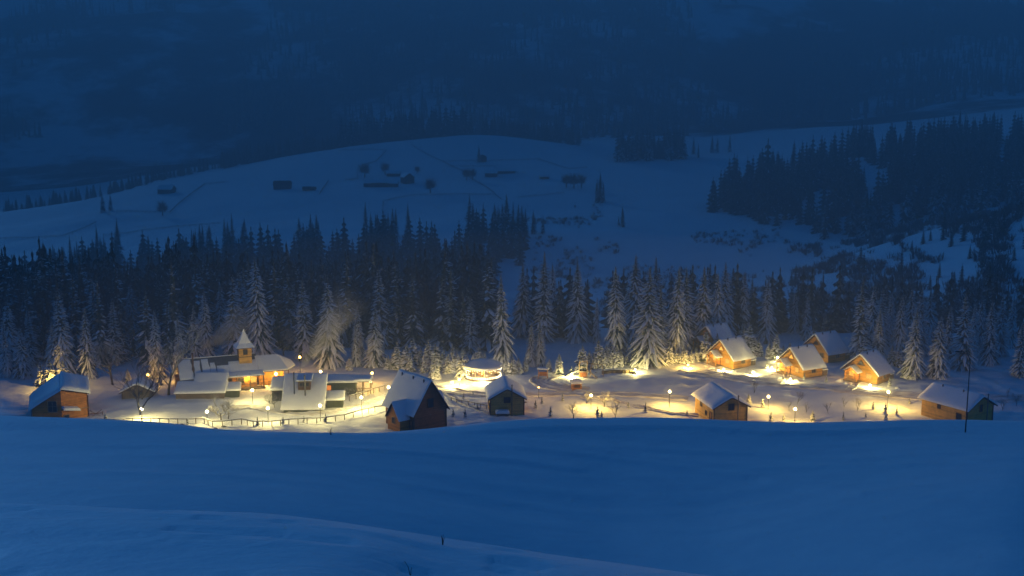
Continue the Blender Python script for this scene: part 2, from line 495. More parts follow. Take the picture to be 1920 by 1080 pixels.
# ------------------------------------------------------------------ trees: prototypes
def spruce_parts(seed, h, R, tiers, per, cov, wfac=0.30, bare=0.06, core=True, lump=0.10, sag=0.32, stn=(0.06, 0.36, 0.66, 1.0)):
    """needle boughs and the snow on them; every bough is a drooping, folded, ragged blade"""
    r = random.Random(seed)
    nv, nf, sv, sf = [], [], [], []
    lopside = r.uniform(0, 6.28)
    for t in range(tiers):
        q = t / (tiers - 1)
        zb = h * (bare + (1 - bare - 0.03) * q ** 0.92)
        Lq = R * ((1 - q) ** 0.80 * 0.96 + 0.045) * r.uniform(0.82, 1.12)
        n = max(4, int(per * (1 - 0.45 * q)))
        a0 = r.uniform(0, 6.28)
        for k in range(n):
            a = a0 + 6.283 * k / n + r.uniform(-0.25, 0.25)
            Lb = Lq * r.uniform(0.70, 1.18) * (1 + 0.10 * math.cos(a - lopside))
            p0 = 0.40 * (q - 0.25) + r.uniform(-0.10, 0.10)
            drp = sag * r.uniform(0.7, 1.35) * (1.1 - 0.5 * q)
            bend = r.uniform(-0.10, 0.10)
            wm = Lb * wfac * r.uniform(0.75, 1.2)
            zo = zb + r.uniform(-0.4, 0.4) * h / tiers
            ca, sa = math.cos(a), math.sin(a)
            has = r.random() < cov
            o, os_ = len(nv), len(sv)
            m_ = len(stn)
            for i, s in enumerate(stn):
                rad = Lb * s * (1 - 0.10 * s)
                side = bend * Lb * s * s
                z = zo + Lb * (p0 * s - drp * s * s + 0.10 * s ** 4)
                w = wm * (0.45, 1.0, 0.80, 0.10)[i] * r.uniform(0.7, 1.3) if m_ == 4 else wm * (0.5, 1.0, 0.12)[i] * r.uniform(0.7, 1.3)
                for d, dz in ((-1, -0.62), (0, 0), (1, -0.62)):
                    lat = side + d * w
                    nv.append((rad * ca - lat * sa, rad * sa + lat * ca, z + dz * w * r.uniform(0.7, 1.3)))
                if has:
                    ws = w * r.uniform(0.50, 0.80) + 0.018 * Lb
                    up = lump * (0.5 + 0.8 * r.random()) * (0.6 if i in (0, m_ - 1) else 1.0) * min(1.0, Lb)
                    for d, dz in ((-1, -0.55), (0, 0), (1, -0.55)):
                        lat = side + d * ws
                        sv.append((rad * ca - lat * sa, rad * sa + lat * ca, z + dz * ws + (up if d == 0 else 0.35 * up) + 0.012))
            for i in range(m_ - 1):
                for d in (0, 1):
                    b_ = o + i * 3 + d
                    nf.append((b_, b_ + 3, b_ + 4, b_ + 1))
                    if has:
                        b_ = os_ + i * 3 + d
                        sf.append((b_, b_ + 3, b_ + 4, b_ + 1))
    if core:                                               # dense inner twigs round the stem
        o = len(nv); m_ = 9
        rings = [(bare + 0.02, 0.16), (0.3, 0.30), (0.6, 0.19), (0.97, 0.015)]
        for zz, rr in rings:
            for k in range(m_):
                t = 6.283 * k / m_
                q = rr * R * r.uniform(0.6, 1.25)
                nv.append((q * math.cos(t), q * math.sin(t), zz * h + r.uniform(-.03, .03) * h))
        for i in range(len(rings) - 1):
            for k in range(m_):
                k2 = (k + 1) % m_
                nf.append((o + i * m_ + k, o + i * m_ + k2, o + (i + 1) * m_ + k2, o + (i + 1) * m_ + k))
    return nv, nf, sv, sf
def trunk_mesh(h, r0, mat='bark'):
    return MB().tube([(0, 0, -0.6), (0.02 * h * 0.2, 0, h * 0.3), (0, 0, h * 0.97)], [r0 * 1.15, r0 * 0.75, r0 * 0.06], 7).mesh('trunk', [mat])

class Proto: pass
def make_proto(seed, h, R, tiers, per, cov, needle='dusted_needles', snow='snow', **kw):
    p = Proto(); p.h = h; p.R = R
    nv, nf, sv, sf = spruce_parts(seed, h, R, tiers, per, cov, **kw)
    p.crown = npmesh('crown', nv, nf, [needle])
    p.snow = npmesh('snow', sv, sf, [snow], None, True)
    p.trunk = trunk_mesh(h, 0.014 * h + 0.02)
    return p
TALL = [make_proto(100 + i, 18.0, 3.2 + 0.4 * (i % 3), 26 + i % 4, 19 + i % 3, 0.82 + 0.04 * (i % 4), lump=0.12, wfac=0.13, sag=0.45 + 0.05 * i, bare=0.04 + 0.03 * (i % 4)) for i in range(7)]
SMALL = [make_proto(200 + i, 4.0, 1.2 + 0.1 * i, 14, 12, 0.93, wfac=0.34, lump=0.22, sag=0.45) for i in range(4)]
TINY = [make_proto(300 + i, 1.6, 0.55, 6, 6, 1.0, wfac=0.5, lump=0.2, sag=0.5) for i in range(3)]
DARK = [make_proto(400 + i, 19.0, 2.7 + 0.5 * i, 22, 12, 0.40, needle='far_dusted_needles', lump=0.08, wfac=0.20, sag=0.5) for i in range(4)]

def spruce(proto, loc, h, name, label, group, px, widen=1.0, three=True, rot=None):
    s = h / proto.h
    o = thing(name, label, 'tree', loc, rng.uniform(0, 6.28) if rot is None else rot, group, (s * widen, s * widen, s))
    o.rotation_euler = (rng.uniform(-.02, .02), rng.uniform(-.02, .02), o.rotation_euler[2])
    obj('trunk', proto.trunk, o)
    c = obj('crown', proto.crown, o)
    kind(obj('snow', proto.snow, c), 'stuff')
    if px is not None: PENDING.append((o, label, px))
    return o

# bare broadleaf trees, grown branch by branch
def bare_mesh(seed, h, spread, levels=4, mat='frosted_bark', r0=0.16, fork=3, up=0.35, first=0.30, thin=0.62):
    r = random.Random(seed)
    mb = MB(); tr = MB()
    def grow(p, d, ln, rad, lev):
        pts = [p]; rads = [rad]
        q = p.copy(); dd = d.copy()
        n = 3
        for i in range(n):
            dd = (dd + Vector((r.uniform(-.22, .22), r.uniform(-.22, .22), r.uniform(-.06, .16)))).normalized()
            q = q + dd * (ln / n); pts.append(q.copy()); rads.append(rad * (1 - 0.42 * (i + 1) / n))
        (tr if lev == 0 else mb).tube(pts, rads, 5 if lev < 2 else 3, cap=False)
        if lev >= levels: return
        k = fork + (1 if lev == 0 else 0) + r.choice((0, 0, 1))
        for i in range(k):
            t = r.uniform(0.45, 1.0) if i else 1.0
            j = min(n - 1, int(t * n)); b_ = pts[j].lerp(pts[j + 1], t * n - j) if j < n else pts[-1]
            az = r.uniform(0, 6.28); tilt = r.uniform(0.35, 0.95) * spread
            side = Vector((math.cos(az), math.sin(az), 0))
            nd = (dd * math.cos(tilt) + side * math.sin(tilt) + Vector((0, 0, up * 0.35))).normalized()
            grow(b_, nd, ln * r.uniform(0.60, 0.86), rad * thin * r.uniform(0.75, 1.0), lev + 1)
    grow(Vector((0, 0, -0.3)), Vector((0, 0, 1)), h * first + 0.3, r0, 0)
    p = Proto(); p.h = h
    p.trunk = tr.mesh('trunk', ['bark']); p.crown = mb.mesh('crown', [mat])
    return p
BARE = [bare_mesh(500 + i, 9.0, 0.9 + 0.12 * i, 5, r0=0.17, fork=3) for i in range(3)]
DULL = [bare_mesh(520 + i, 16.0, 0.55, 5, mat='bark', r0=0.24, fork=3, first=0.34) for i in range(3)]
ORCH = [bare_mesh(540 + i, 3.2, 1.15, 5, r0=0.09, fork=3, first=0.28, up=0.2) for i in range(3)]
WISP = [bare_mesh(560 + i, 2.8, 0.7, 4, mat='bark', r0=0.05, fork=3, first=0.25) for i in range(2)]
def bare_tree(proto, loc, h, name, label, group, px, cat='tree'):
    s = h / proto.h
    o = thing(name, label, cat, loc, rng.uniform(0, 6.28), group, s)
    obj('trunk', proto.trunk, o); obj('crown', proto.crown, o)
    if px is not None: PENDING.append((o, label, px))
    return o

# low-detail tree for the woods that read as one mass
def low_tree(seed, tiers=9, per=7):
    r = random.Random(seed); v = []; f = []; mi = []
    for t in range(tiers):
        q = t / (tiers - 1); zb = 0.08 + 0.86 * q; Lq = 0.17 * ((1 - q) ** 0.8 + 0.06)
        a0 = r.uniform(0, 6.28)
        for k in range(per):
            a = a0 + 6.283 * k / per + r.uniform(-.3, .3); Lb = Lq * r.uniform(0.7, 1.2); w = Lb * 0.46
            ca, sa = math.cos(a), math.sin(a)
            o = len(v)
            v += [(0.1 * Lb * ca, 0.1 * Lb * sa, zb + 0.03), (Lb * .6 * ca - w * sa, Lb * .6 * sa + w * ca, zb - 0.05 - .2 * Lb),
                  (Lb * ca, Lb * sa, zb - 0.45 * Lb), (Lb * .6 * ca + w * sa, Lb * .6 * sa - w * ca, zb - 0.05 - .2 * Lb)]
            f += [(o, o + 1, o + 2), (o, o + 2, o + 3)]; mi += [0, 0]
            if r.random() < 0.22:
                o = len(v)
                v += [(0.45 * Lb * ca, 0.45 * Lb * sa, zb + 0.012), (Lb * .75 * ca - .16 * w * sa, Lb * .75 * sa + .16 * w * ca, zb - .2 * Lb),
                      (Lb * .98 * ca, Lb * .98 * sa, zb - 0.40 * Lb), (Lb * .75 * ca + .16 * w * sa, Lb * .75 * sa - .16 * w * ca, zb - .2 * Lb)]
                f += [(o, o + 1, o + 2), (o, o + 2, o + 3)]; mi += [1, 1]
    o = len(v)                                             # stem and inner mass
    for k in range(5):
        t = 6.283 * k / 5
        v.append((0.055 * math.cos(t), 0.055 * math.sin(t), 0.06))
    v.append((0, 0, 1.0)); v.append((0, 0, -0.06))
    for k in range(5):
        f += [(o + k, o + (k + 1) % 5, o + 5), (o + (k + 1) % 5, o + k, o + 6)]; mi += [0, 0]
    return np.array(v), np.array(f), np.array(mi)
LOW = [low_tree(600 + i) for i in range(5)]
VLOW = [low_tree(620 + i, 3, 4) for i in range(4)]
def wood_mass(name, pts, protos, mats, smooth_=False):
    """pts: x, y, z, height, widen"""
    V = []; Fc = []; M = []; o = 0
    for i, (x, y, z, h, w) in enumerate(pts):
        v, f, mi = protos[i % len(protos)]
        a = (i * 2.399) % 6.283; c, s = math.cos(a), math.sin(a)
        q = np.empty_like(v)
        q[:, 0] = x + (v[:, 0] * c - v[:, 1] * s) * h * w; q[:, 1] = y + (v[:, 0] * s + v[:, 1] * c) * h * w; q[:, 2] = z + v[:, 2] * h
        V.append(q); Fc.append(f + o); M.append(mi); o += len(v)
    return kind(obj(name, npmesh(name, np.concatenate(V), np.concatenate(Fc), mats, np.concatenate(M))), 'stuff')

# ------------------------------------------------------------------ lamps
PW = 3.8
def lamp(px, pyb, h, colour, power, label, rad=0.24, name='street_lamp', kindof='post'):
    x, y, z = gp(px, pyb)
    o = thing(name, label, 'lamp', (x, y, z), 0, 'lamps of the village')
    if kindof == 'post':
        MB().tube([(0, 0, -0.3), (0, 0, h - rad * 0.9)], [0.055, 0.04], 8).build('post', 'dark_metal', o)
        MB().lathe([(0.0, -0.02), (0.09, 0), (0.09, 0.05), (0.0, 0.06)], 10, c=(0, 0, h - rad * 1.05)).build('collar', 'dark_metal', o)
    else:                                                  # low flood lamp on a spike
        MB().tube([(0, 0, -0.3), (0, 0, h - rad * 0.9)], 0.04, 6).build('spike', 'dark_metal', o)
        MB().box((0, 0, h - rad * 1.15), (rad * 1.3, rad * 1.3, 0.08), taper=0.8).build('housing', 'dark_metal', o)
    prof = [(rad * math.sin(math.pi * i / 10) + 1e-4, -rad * math.cos(math.pi * i / 10)) for i in range(11)]
    MB().lathe(prof, 14, c=(0, 0, h)).build('globe', 'globe_' + colour, o, smooth_=True)
    ld = bpy.data.lights.new('bulb', 'POINT'); ld.energy = power * PW * (0.70 if px < 720 else 1.25 if kindof == 'flood' else 0.85); ld.shadow_soft_size = rad * 0.6
    ld.color = {'white': (1.0, 0.80, 0.27), 'warm': (1.0, 0.62, 0.12), 'orange': (1.0, 0.54, 0.09)}[colour]
    obj('bulb', ld, o, (0, 0, h))
    return o
W, A, O = 'white', 'warm', 'orange'
H = 2.5
lamp(267, 793, 2.3, W, 420, 'lamp post with pale globe in front of the bare tree beside the orange cabin')
lamp(278, 722, 1.9, O, 120, 'small orange lamp behind the low snow-covered hut')
lamp(389, 796, 2.2, W, 170, 'lamp post with pale globe beside the frosted bush near the fence bend')
lamp(474, 758, H, W, 230, 'lamp post with pale globe in front of the timber porch')
lamp(503, 793, H, W, 260, 'lamp post with pale globe left of the big hut roof, behind the fence')
lamp(601, 790, 2.7, W, 190, 'lamp post with pale globe at the lower right corner of the big hut roof')
lamp(563, 700, 3.2, O, 60, 'tiny orange lamp between the hall and the flat shed')
lamp(602, 722, 2.6, A, 150, 'golden lamp above the top right corner of the big hut roof')
lamp(698, 722, 2.2, O, 130, 'upper orange lamp at the right end of the flat open shed')
lamp(695, 737, 2.2, A, 130, 'lower golden lamp at the right end of the flat open shed')
lamp(678, 770, 2.3, W, 420, 'brightest white lamp right of the big hut, above the fence', rad=0.24)
lamp(729, 752, H, W, 260, 'pale lamp at the left edge of the steep brown cabin roof')
lamp(848, 727, 1.0, W, 190, 'bright low white lamp on the path left of the carousel', rad=0.22, kindof='flood', name='flood_lamp')
lamp(861, 724, 1.2, A, 140, 'bright low golden lamp beside the white lamp left of the carousel', rad=0.18, kindof='flood', name='flood_lamp')
lamp(1010, 747, 2.0, O, 45, 'dim orange lamp post right of the small tan cabin', rad=0.13)
lamp(1108, 767, 2.4, A, 360, 'golden lamp post among the fruit trees in the middle of the snowfield')
lamp(1255, 764, 2.8, A, 430, 'golden lamp post left of the square tan cabin with the flue pipe')
lamp(1191, 700, 0.8, W, 170, 'low pale flood lamp beside the dry grass bank of the playground', rad=0.15, kindof='flood', name='flood_lamp')
lamp(1290, 692, 0.8, A, 240, 'low golden flood lamp between the young spruces and the left chalets', rad=0.16, kindof='flood', name='flood_lamp')
lamp(1072, 708, 0.5, W, 190, 'low white flood lamp at the foot of the playground slide', rad=0.16, kindof='flood', name='flood_lamp')
lamp(1440, 768, 2.3, A, 210, 'golden lamp post right of the square tan cabin with the flue pipe')
lamp(1490, 795, H, A, 300, 'golden lamp post at the brow of the slope between the two tan cabins')
lamp(1664, 766, 2.9, A, 500, 'golden lamp post on the lit mound left of the rightmost tan cabin')
lamp(1357, 698, 0.6, W, 150, 'low white flood lamp lighting the front of the lower left chalet', rad=0.16, kindof='flood', name='flood_lamp')
lamp(1413, 704, 0.6, W, 120, 'low white flood lamp glowing inside a small snowy cone tree', rad=0.16, kindof='flood', name='flood_lamp')
lamp(1447, 695, 0.6, W, 110, 'low white flood lamp in the shrubs left of the middle chalet', rad=0.15, kindof='flood', name='flood_lamp')
lamp(1458, 676, 0.6, W, 260, 'low white flood lamp under the lone young spruce behind the middle chalet', rad=0.16, kindof='flood', name='flood_lamp')
lamp(1482, 717, 0.6, W, 150, 'low white flood lamp in the snowbank before the middle chalet', rad=0.15, kindof='flood', name='flood_lamp')
lamp(1631, 729, 0.7, W, 230, 'low white flood lamp before the rightmost chalet beside the road', rad=0.19, kindof='flood', name='flood_lamp')
lamp(104, 733, 2.0, A, 420, 'orange lamp hidden behind the orange cabin lighting the young spruces')
lamp(341, 716, 1.6, O, 60, 'orange lamp at the left end wall of the long hall')

# ------------------------------------------------------------------ buildings
def gable_walls(W_, L_, hw, slope, ov_gap=0.14, y0=None, y1=None, below=0.8):
    """closed body with gable ends: half width W_/2, wall top follows the roof"""
    a = W_ / 2; y0 = -L_ / 2 if y0 is None else y0; y1 = L_ / 2 if y1 is None else y1
    ap = hw + slope * a
    prof = [(-a, -below), (a, -below), (a, hw), (0, ap), (-a, hw)]
    v = [(x, y0, z) for x, z in prof] + [(x, y1, z) for x, z in prof]
    f = [(0, 1, 2, 3, 4), (9, 8, 7, 6, 5)] + [(i, i + 5, (i + 1) % 5 + 5, (i + 1) % 5) for i in range(5)]
    f = [f[0], f[1]] + [tuple(reversed(q)) for q in f[2:]]
    return MB().add(v, f)
def roof_slabs(W_, L_, apex, slope, ov=0.45, ovl=0.45, th=0.13, left=0.0, right=0.0):
    """two roof boards meeting at the ridge; left/right lengthen one side"""
    mb = MB()
    for sd, ex in ((-1, left), (1, right)):
        x1 = sd * (W_ / 2 + ov + ex)
        y0, y1 = -L_ / 2 - ovl, L_ / 2 + ovl
        z1 = apex - slope * abs(x1)
        v = [(0, y0, apex), (x1, y0, z1), (x1, y1, z1), (0, y1, apex), (0, y0, apex + th), (x1, y0, z1 + th), (x1, y1, z1 + th), (0, y1, apex + th)]
        f = [(0, 1, 2, 3), (7, 6, 5, 4), (4, 5, 1, 0), (5, 6, 2, 1), (6, 7, 3, 2), (7, 4, 0, 3)]
        if sd < 0: f = [tuple(reversed(q)) for q in f]
        mb.add(v, f)
    return mb
def sheet(fn, s_list, v_list):
    """a surface from fn(s, v)"""
    v = [fn(s, t) for s in s_list for t in v_list]
    n = len(v_list)
    f = [(i * n + j, (i + 1) * n + j, (i + 1) * n + j + 1, i * n + j + 1) for i in range(len(s_list) - 1) for j in range(n - 1)]
    return MB().add(v, f)
EDGE = [-1, -0.995, -0.98, -0.94, -0.85, -0.68, -0.45, -0.22, -0.08, 0, 0.08, 0.22, 0.45, 0.68, 0.85, 0.94, 0.98, 0.995, 1]
def prof_edge(s): return max(0.0, 1 - abs(s) ** 14) ** 0.45
def gable_snow(W_, L_, apex, slope, t, ov=0.45, ovl=0.45, th=0.13, left=0.0, right=0.0, seed=0, sag=0.06):
    xl, xr = W_ / 2 + ov + left + sag, W_ / 2 + ov + right + sag
    hl = L_ / 2 + ovl + sag
    def fn(s, v):
        x = s * (xr if s > 0 else xl); y = v * hl
        ax = abs(x)
        base = apex + th - slope * max(ax, 0.0) - 0.02
        soft = 0.10 * math.exp(-ax * 5)
        nz = 0.10 * float(vnoise(x * 0.8 + seed, y * 0.8, seed)) + 0.05 * float(vnoise(x * 2.5, y * 2.5 + seed, seed + 1))
        k = prof_edge(s) * prof_edge(v)
        return (x, y, base - soft + (t + nz * t * 2.2) * k / math.cos(math.atan(slope)) ** 0.5)
    return sheet(fn, EDGE, EDGE)
def slab_snow(x0, x1, y0, y1, zfn, t, seed=0):
    """snow lying on a flat or mono-pitch roof; zfn(x, y) is the roof surface"""
    cx, cy, hx, hy = (x0 + x1) / 2, (y0 + y1) / 2, (x1 - x0) / 2, (y1 - y0) / 2
    def fn(s, v):
        x, y = cx + s * hx, cy + v * hy
        nz = 0.22 * float(vnoise(x * 0.7 + seed, y * 0.7, seed)) + 0.1 * float(vnoise(x * 2.2, y * 2.2 + seed, seed + 1))
        return (x, y, zfn(x, y) + t * (1 + nz) * prof_edge(s) * prof_edge(v))
    return sheet(fn, EDGE, EDGE)
def window(parent, loc, rz, w, h, pane='glass', frame='pale_trim', mull=(1, 0), name='window', fw=0.09):
    """frame standing proud of the wall with the pane set back inside it; faces local -y"""
    mb = MB()
    mb.box((-w / 2, -0.03, 0), (fw, 0.14, h + fw)); mb.box((w / 2, -0.03, 0), (fw, 0.14, h + fw))
    mb.box((0, -0.032, h / 2), (w - fw, 0.14, fw)); mb.box((0, -0.032, -h / 2), (w - fw, 0.16, fw))
    fr = mb.build(name, frame, parent, loc, rz)
    MB().box((0, -0.015, 0), (w - fw, 0.03, h - fw)).build('pane', pane, fr)
    for k in range(mull[0]):
        x = -w / 2 + w * (k + 1) / (mull[0] + 1)
        MB().box((x, -0.05, 0), (0.05, 0.05, h - fw)).build('glazing_bar', frame, fr)
    for k in range(mull[1]):
        z = -h / 2 + h * (k + 1) / (mull[1] + 1)
        MB().box((0, -0.047, z), (w - fw, 0.045, 0.05)).build('glazing_bar', frame, fr)
    return fr
def door(parent, loc, rz, w, h, leaf='dark_log', frame='trim'):
    mb = MB()
    mb.box((-w / 2, -0.03, h / 2), (0.1, 0.14, h)); mb.box((w / 2, -0.03, h / 2), (0.1, 0.14, h)); mb.box((0, -0.032, h), (w + 0.1, 0.14, 0.1))
    d = MB().box((0, -0.02, h / 2), (w - 0.1, 0.05, h)).build('door', leaf, parent, loc, rz)
    mb.build('door_frame', frame, d)
    MB().box((w / 2 - 0.18, -0.075, h * 0.48), (0.05, 0.05, 0.14)).build('handle', 'metal', d)
    return d
def vents(roof, apex, slope, spots, th=0.13):
    for x, y in spots:
        z = apex + th - slope * abs(x)
        MB().tube([(x, y, z), (x, y, z + 0.75)], 0.11, 8).build('vent_pipe', 'dark_metal', roof)
def pipe(parent, x, y, z0, z1, r=0.09, mat='metal', name='flue_pipe'):
    p = MB().tube([(x, y, z0), (x, y, z1)], r, 8).build(name, mat, parent)
    MB().lathe([(r * 1.9, 0), (r * 1.9, 0.05), (0.01, 0.2)], 8, c=(x, y, z1 + 0.06)).build('rain_cap', mat, p)
    return p

# the five chalets on the right, alike but each turned a little differently
def chalet(px, py, ang, lit, label, scale=1.0, mound=0.0):
    x, y, z = gp(px, py)
    rz = math.radians(ang - 90)
    x += 2.35 * math.cos(math.radians(ang)); y += 2.35 * math.sin(math.radians(ang)); z = zf(x, y)
    o = thing('log_chalet', label, 'chalet', (x, y, z + mound), rz, 'log chalets at the edge of the wood', scale)
    W_, L_, ap, sl = 7.0, 4.7, 5.15, 0.86
    hw = ap - sl * W_ / 2 - 0.02
    gable_walls(W_, L_, hw, sl, below=1.5).build('wall', 'pine_log', o)
    MB().box((0, 0, -0.55), (W_ + 0.12, L_ + 0.12, 1.2)).build('plinth', 'slate', o)
    rf = roof_slabs(W_, L_, ap, sl, 0.55, 0.5).build('roof', 'dark_roof', o)
    gable_snow(W_, L_, ap, sl, 0.34, 0.55, 0.5, seed=int(px), sag=0.10).build('snow', 'roof_snow', rf, smooth_=True)
    for sd in (-1, 1):                                     # barge boards
        a = W_ / 2 + 0.55
        MB().beam((0, -L_ / 2 - 0.53, ap + 0.02), (sd * a, -L_ / 2 - 0.53, ap - sl * a + 0.02), 0.05, 0.2).build('barge_board', 'trim', rf)
    vents(rf, ap, sl, [(0.5, -1.2), (0.45, 1.0)])
    y0 = -L_ / 2
    # triangular attic window
    tri = MB().add([(-0.75, y0 - 0.06, 3.15), (0.75, y0 - 0.06, 3.15), (0.0, y0 - 0.06, 4.05), (-0.75, y0 + 0.02, 3.15), (0.75, y0 + 0.02, 3.15), (0.0, y0 + 0.02, 4.05)],
                   [(0, 1, 2), (0, 3, 4, 1), (1, 4, 5, 2), (2, 5, 3, 0)]).build('attic_window', 'lit_pane' if lit > 1 else 'glass', o)
    fm = MB()
    for p_, q_ in (((-0.8, 3.12), (0.8, 3.12)), ((0.8, 3.12), (0, 4.1)), ((0, 4.1), (-0.8, 3.12))):
        fm.beam((p_[0], y0 - 0.08, p_[1]), (q_[0], y0 - 0.08, q_[1]), 0.09, 0.07)
    fm.build('frame', 'trim', tri)
    # porch with its own little gable
    pxo, pw, pdp = -1.2, 1.25, 1.5
    for sd in (-1, 1):
        MB().box((pxo + sd * pw, y0 - pdp, 0.95), (0.13, 0.13, 1.9)).build('porch_post', 'pine_log', o)
    MB().box((pxo, y0 - pdp / 2 - 0.1, 0.06), (3.1, pdp + 0.2, 0.16)).build('porch_deck', 'grey_board', o)
    pr = MB()
    for sd in (-1, 1):
        x1 = pxo + sd * (pw + 0.35)
        v = [(pxo, y0 - pdp - 0.3, 2.85), (x1, y0 - pdp - 0.3, 1.75), (x1, y0 + 0.0, 1.75), (pxo, y0 + 0.0, 2.85)]
        v += [(a_, b_, c_ + 0.1) for a_, b_, c_ in v]
        f = [(0, 1, 2, 3), (7, 6, 5, 4), (4, 5, 1, 0), (5, 6, 2, 1), (6, 7, 3, 2), (7, 4, 0, 3)]
        pr.add(v, f if sd > 0 else [tuple(reversed(q)) for q in f])
    pr = pr.build('porch_roof', 'trim', o)
    def pfn(s, v):
        xx = pxo + s * 1.65; yy = y0 - pdp / 2 - 0.15 + v * (pdp / 2 + 0.17)
        return (xx, yy, 2.93 - 0.6875 * abs(xx - pxo) + 0.20 * prof_edge(s) * prof_edge(v))
    sheet(pfn, EDGE, EDGE).build('snow', 'roof_snow', pr, smooth_=True)
    rl = MB()
    rl.beam((pxo - pw, y0 - pdp, 0.95), (pxo + 0.3, y0 - pdp, 0.95), 0.08)
    for k in range(6): rl.beam((pxo - pw + k * 0.28, y0 - pdp, 0.14), (pxo - pw + k * 0.28, y0 - pdp, 0.95), 0.05)
    rl.beam((pxo - pw, y0 - pdp, 0.95), (pxo - pw, y0 - 0.1, 0.95), 0.08)
    rl.build('railing', 'pale_trim', o)
    door(o, (pxo + 0.5, y0, 0.14), 0, 0.9, 1.85, 'orange_board')
    window(o, (pxo - 0.75, y0, 1.15), 0, 0.9, 0.9, 'lit_pane' if lit else 'glass', mull=(1, 1))
    window(o, (1.75, y0, 1.25), 0, 1.0, 0.95, 'lit_pane' if lit else 'glass', mull=(1, 1))
    window(o, (W_ / 2, 0.2, 1.2), math.pi / 2, 1.0, 0.8, 'glass', mull=(1, 0))
    # firewood lean-to at the back corner
    wd = MB().box((W_ / 2 - 1.0, L_ / 2 + 0.75, 0.5), (1.9, 1.2, 1.1)).build('woodpile', 'grey_board', o)
    slab_snow(W_ / 2 - 2.1, W_ / 2 + 0.1, L_ / 2 + 0.06, L_ / 2 + 1.45, lambda a_, b_: 1.06, 0.25, 3).build('snow', 'roof_snow', wd, smooth_=True)
    if lit:
        ld = bpy.data.lights.new('porch_light', 'POINT'); ld.energy = 150; ld.color = (1.0, 0.55, 0.12); ld.shadow_soft_size = 0.1
        obj('porch_light', ld, o, (pxo, y0 - 0.8, 1.75))
    return o
chalet(1325, 661, 33, 0, 'unlit log chalet half hidden behind young spruces, back left of the five', 1.0, 0.4)
chalet(1352, 686, 33, 2, 'brightly lit log chalet with glowing attic window, lower left of the five')
chalet(1529, 674, 30, 0, 'dark log chalet tucked behind the middle one, showing its bluish roof')
chalet(1483, 702, 27, 2, 'lit log chalet in the middle with glowing attic window and white snowbank')
chalet(1613, 716, 43, 1, 'lit log chalet farthest right of the five, beside the road')

# simple gabled cabins
def cabin(name, label, px, py, rz, W_, L_, ap, sl, wallm, t=0.3, ov=0.45, ovl=0.5, mound=0.0, side=None, cat='cabin'):
    x, y, z = gp(px, py)                                  # foot of the front gable
    r_ = math.radians(rz)
    x -= math.sin(r_) * L_ / 2; y += math.cos(r_) * L_ / 2
    o = thing(name, label, cat, (x, y, zf(x, y) * 0.5 + z * 0.5 + mound), r_)
    gable_walls(W_, L_, ap - sl * W_ / 2 - 0.02, sl, below=2.5).build('wall', wallm, o)
    rf = roof_slabs(W_, L_, ap, sl, ov, ovl).build('roof', 'dark_roof', o)
    gable_snow(W_, L_, ap, sl, t, ov, ovl, seed=int(px), sag=0.10).build('snow', 'roof_snow', rf, smooth_=True)
    y0 = -L_ / 2
    for sx in (-1, 1):
        a = W_ / 2 + ov
        MB().beam((0, y0 - ovl - 0.03, ap + 0.0), (sx * a, y0 - ovl - 0.03, ap - sl * a), 0.05, 0.18).build('barge_board', 'trim', rf)
        MB().box((sx * (W_ / 2 + 0.01), y0 - 0.01, (ap - sl * W_ / 2) / 2 - 0.6), (0.16, 0.16, ap - sl * W_ / 2 + 1.0)).build('corner_board', 'trim', o)
    return o, rf, y0
o, rf, y0 = cabin('steep_cabin', 'large dark brown cabin with very steep snowy roof and side wings', 807, 805, 39.5, 6.4, 8.2, 8.2, 1.5, 'dark_log', 0.26, 0.40, 0.45)
window(o, (0.1, y0, 4.4), 0, 1.1, 1.5, frame='trim', mull=(1, 0))
MB().box((0.1, y0 - 0.03, 2.45), (0.18, 0.05, 0.18)).build('vent_grille', 'pale_trim', o)
vents(rf, 8.2, 1.5, [(-0.55, -3.2), (-0.55, -0.2), (-0.55, 3.0)])
for sd in (-1, 1):                                         # gabled wings either side, ridges square to the main one
    yc, hwid, xo = (y0 + 3.2, 1.75, 5.0) if sd < 0 else (y0 + 4.2, 1.6, 4.9)
    T = Matrix.Translation((sd * (xo - 1.75), yc, 0)) @ Matrix.Rotation(math.pi / 2 * (1 if sd > 0 else -1), 4, 'Z')
    wg = gable_walls(2 * hwid, 3.5, 2.25, 1.35, below=2.5)
    wg.v = [tuple(T @ Vector(p)) for p in wg.v]; wg = wg.build('wing', 'orange_board' if sd < 0 else 'dark_log', o)
    wr = roof_slabs(2 * hwid, 3.6, 4.66, 1.35, 0.28, 0.3); wr.v = [tuple(T @ Vector(p)) for p in wr.v]; wr = wr.build('wing_roof', 'dark_roof', wg)
    ws = gable_snow(2 * hwid, 3.6, 4.66, 1.35, 0.18, 0.28, 0.3, seed=4 + sd); ws.v = [tuple(T @ Vector(p)) for p in ws.v]; ws.build('snow', 'roof_snow', wr, smooth_=True)
    if sd < 0:
        window(wg, (-xo, yc, 1.7), -math.pi / 2, 0.8, 1.0)
        door(o, (-3.2, y0 + 0.75, 0.0), -math.pi / 2, 0.8, 1.9)
MB().beam((3.3, y0 + 6.5, 0.95), (5.6, y0 + 6.9, 0.95), 0.1).beam((5.5, y0 + 6.9, -0.5), (5.5, y0 + 6.9, 1.0), 0.1).beam((4.4, y0 + 6.7, -0.5), (4.4, y0 + 6.7, 0.9), 0.1).build('railing', 'trim', o)

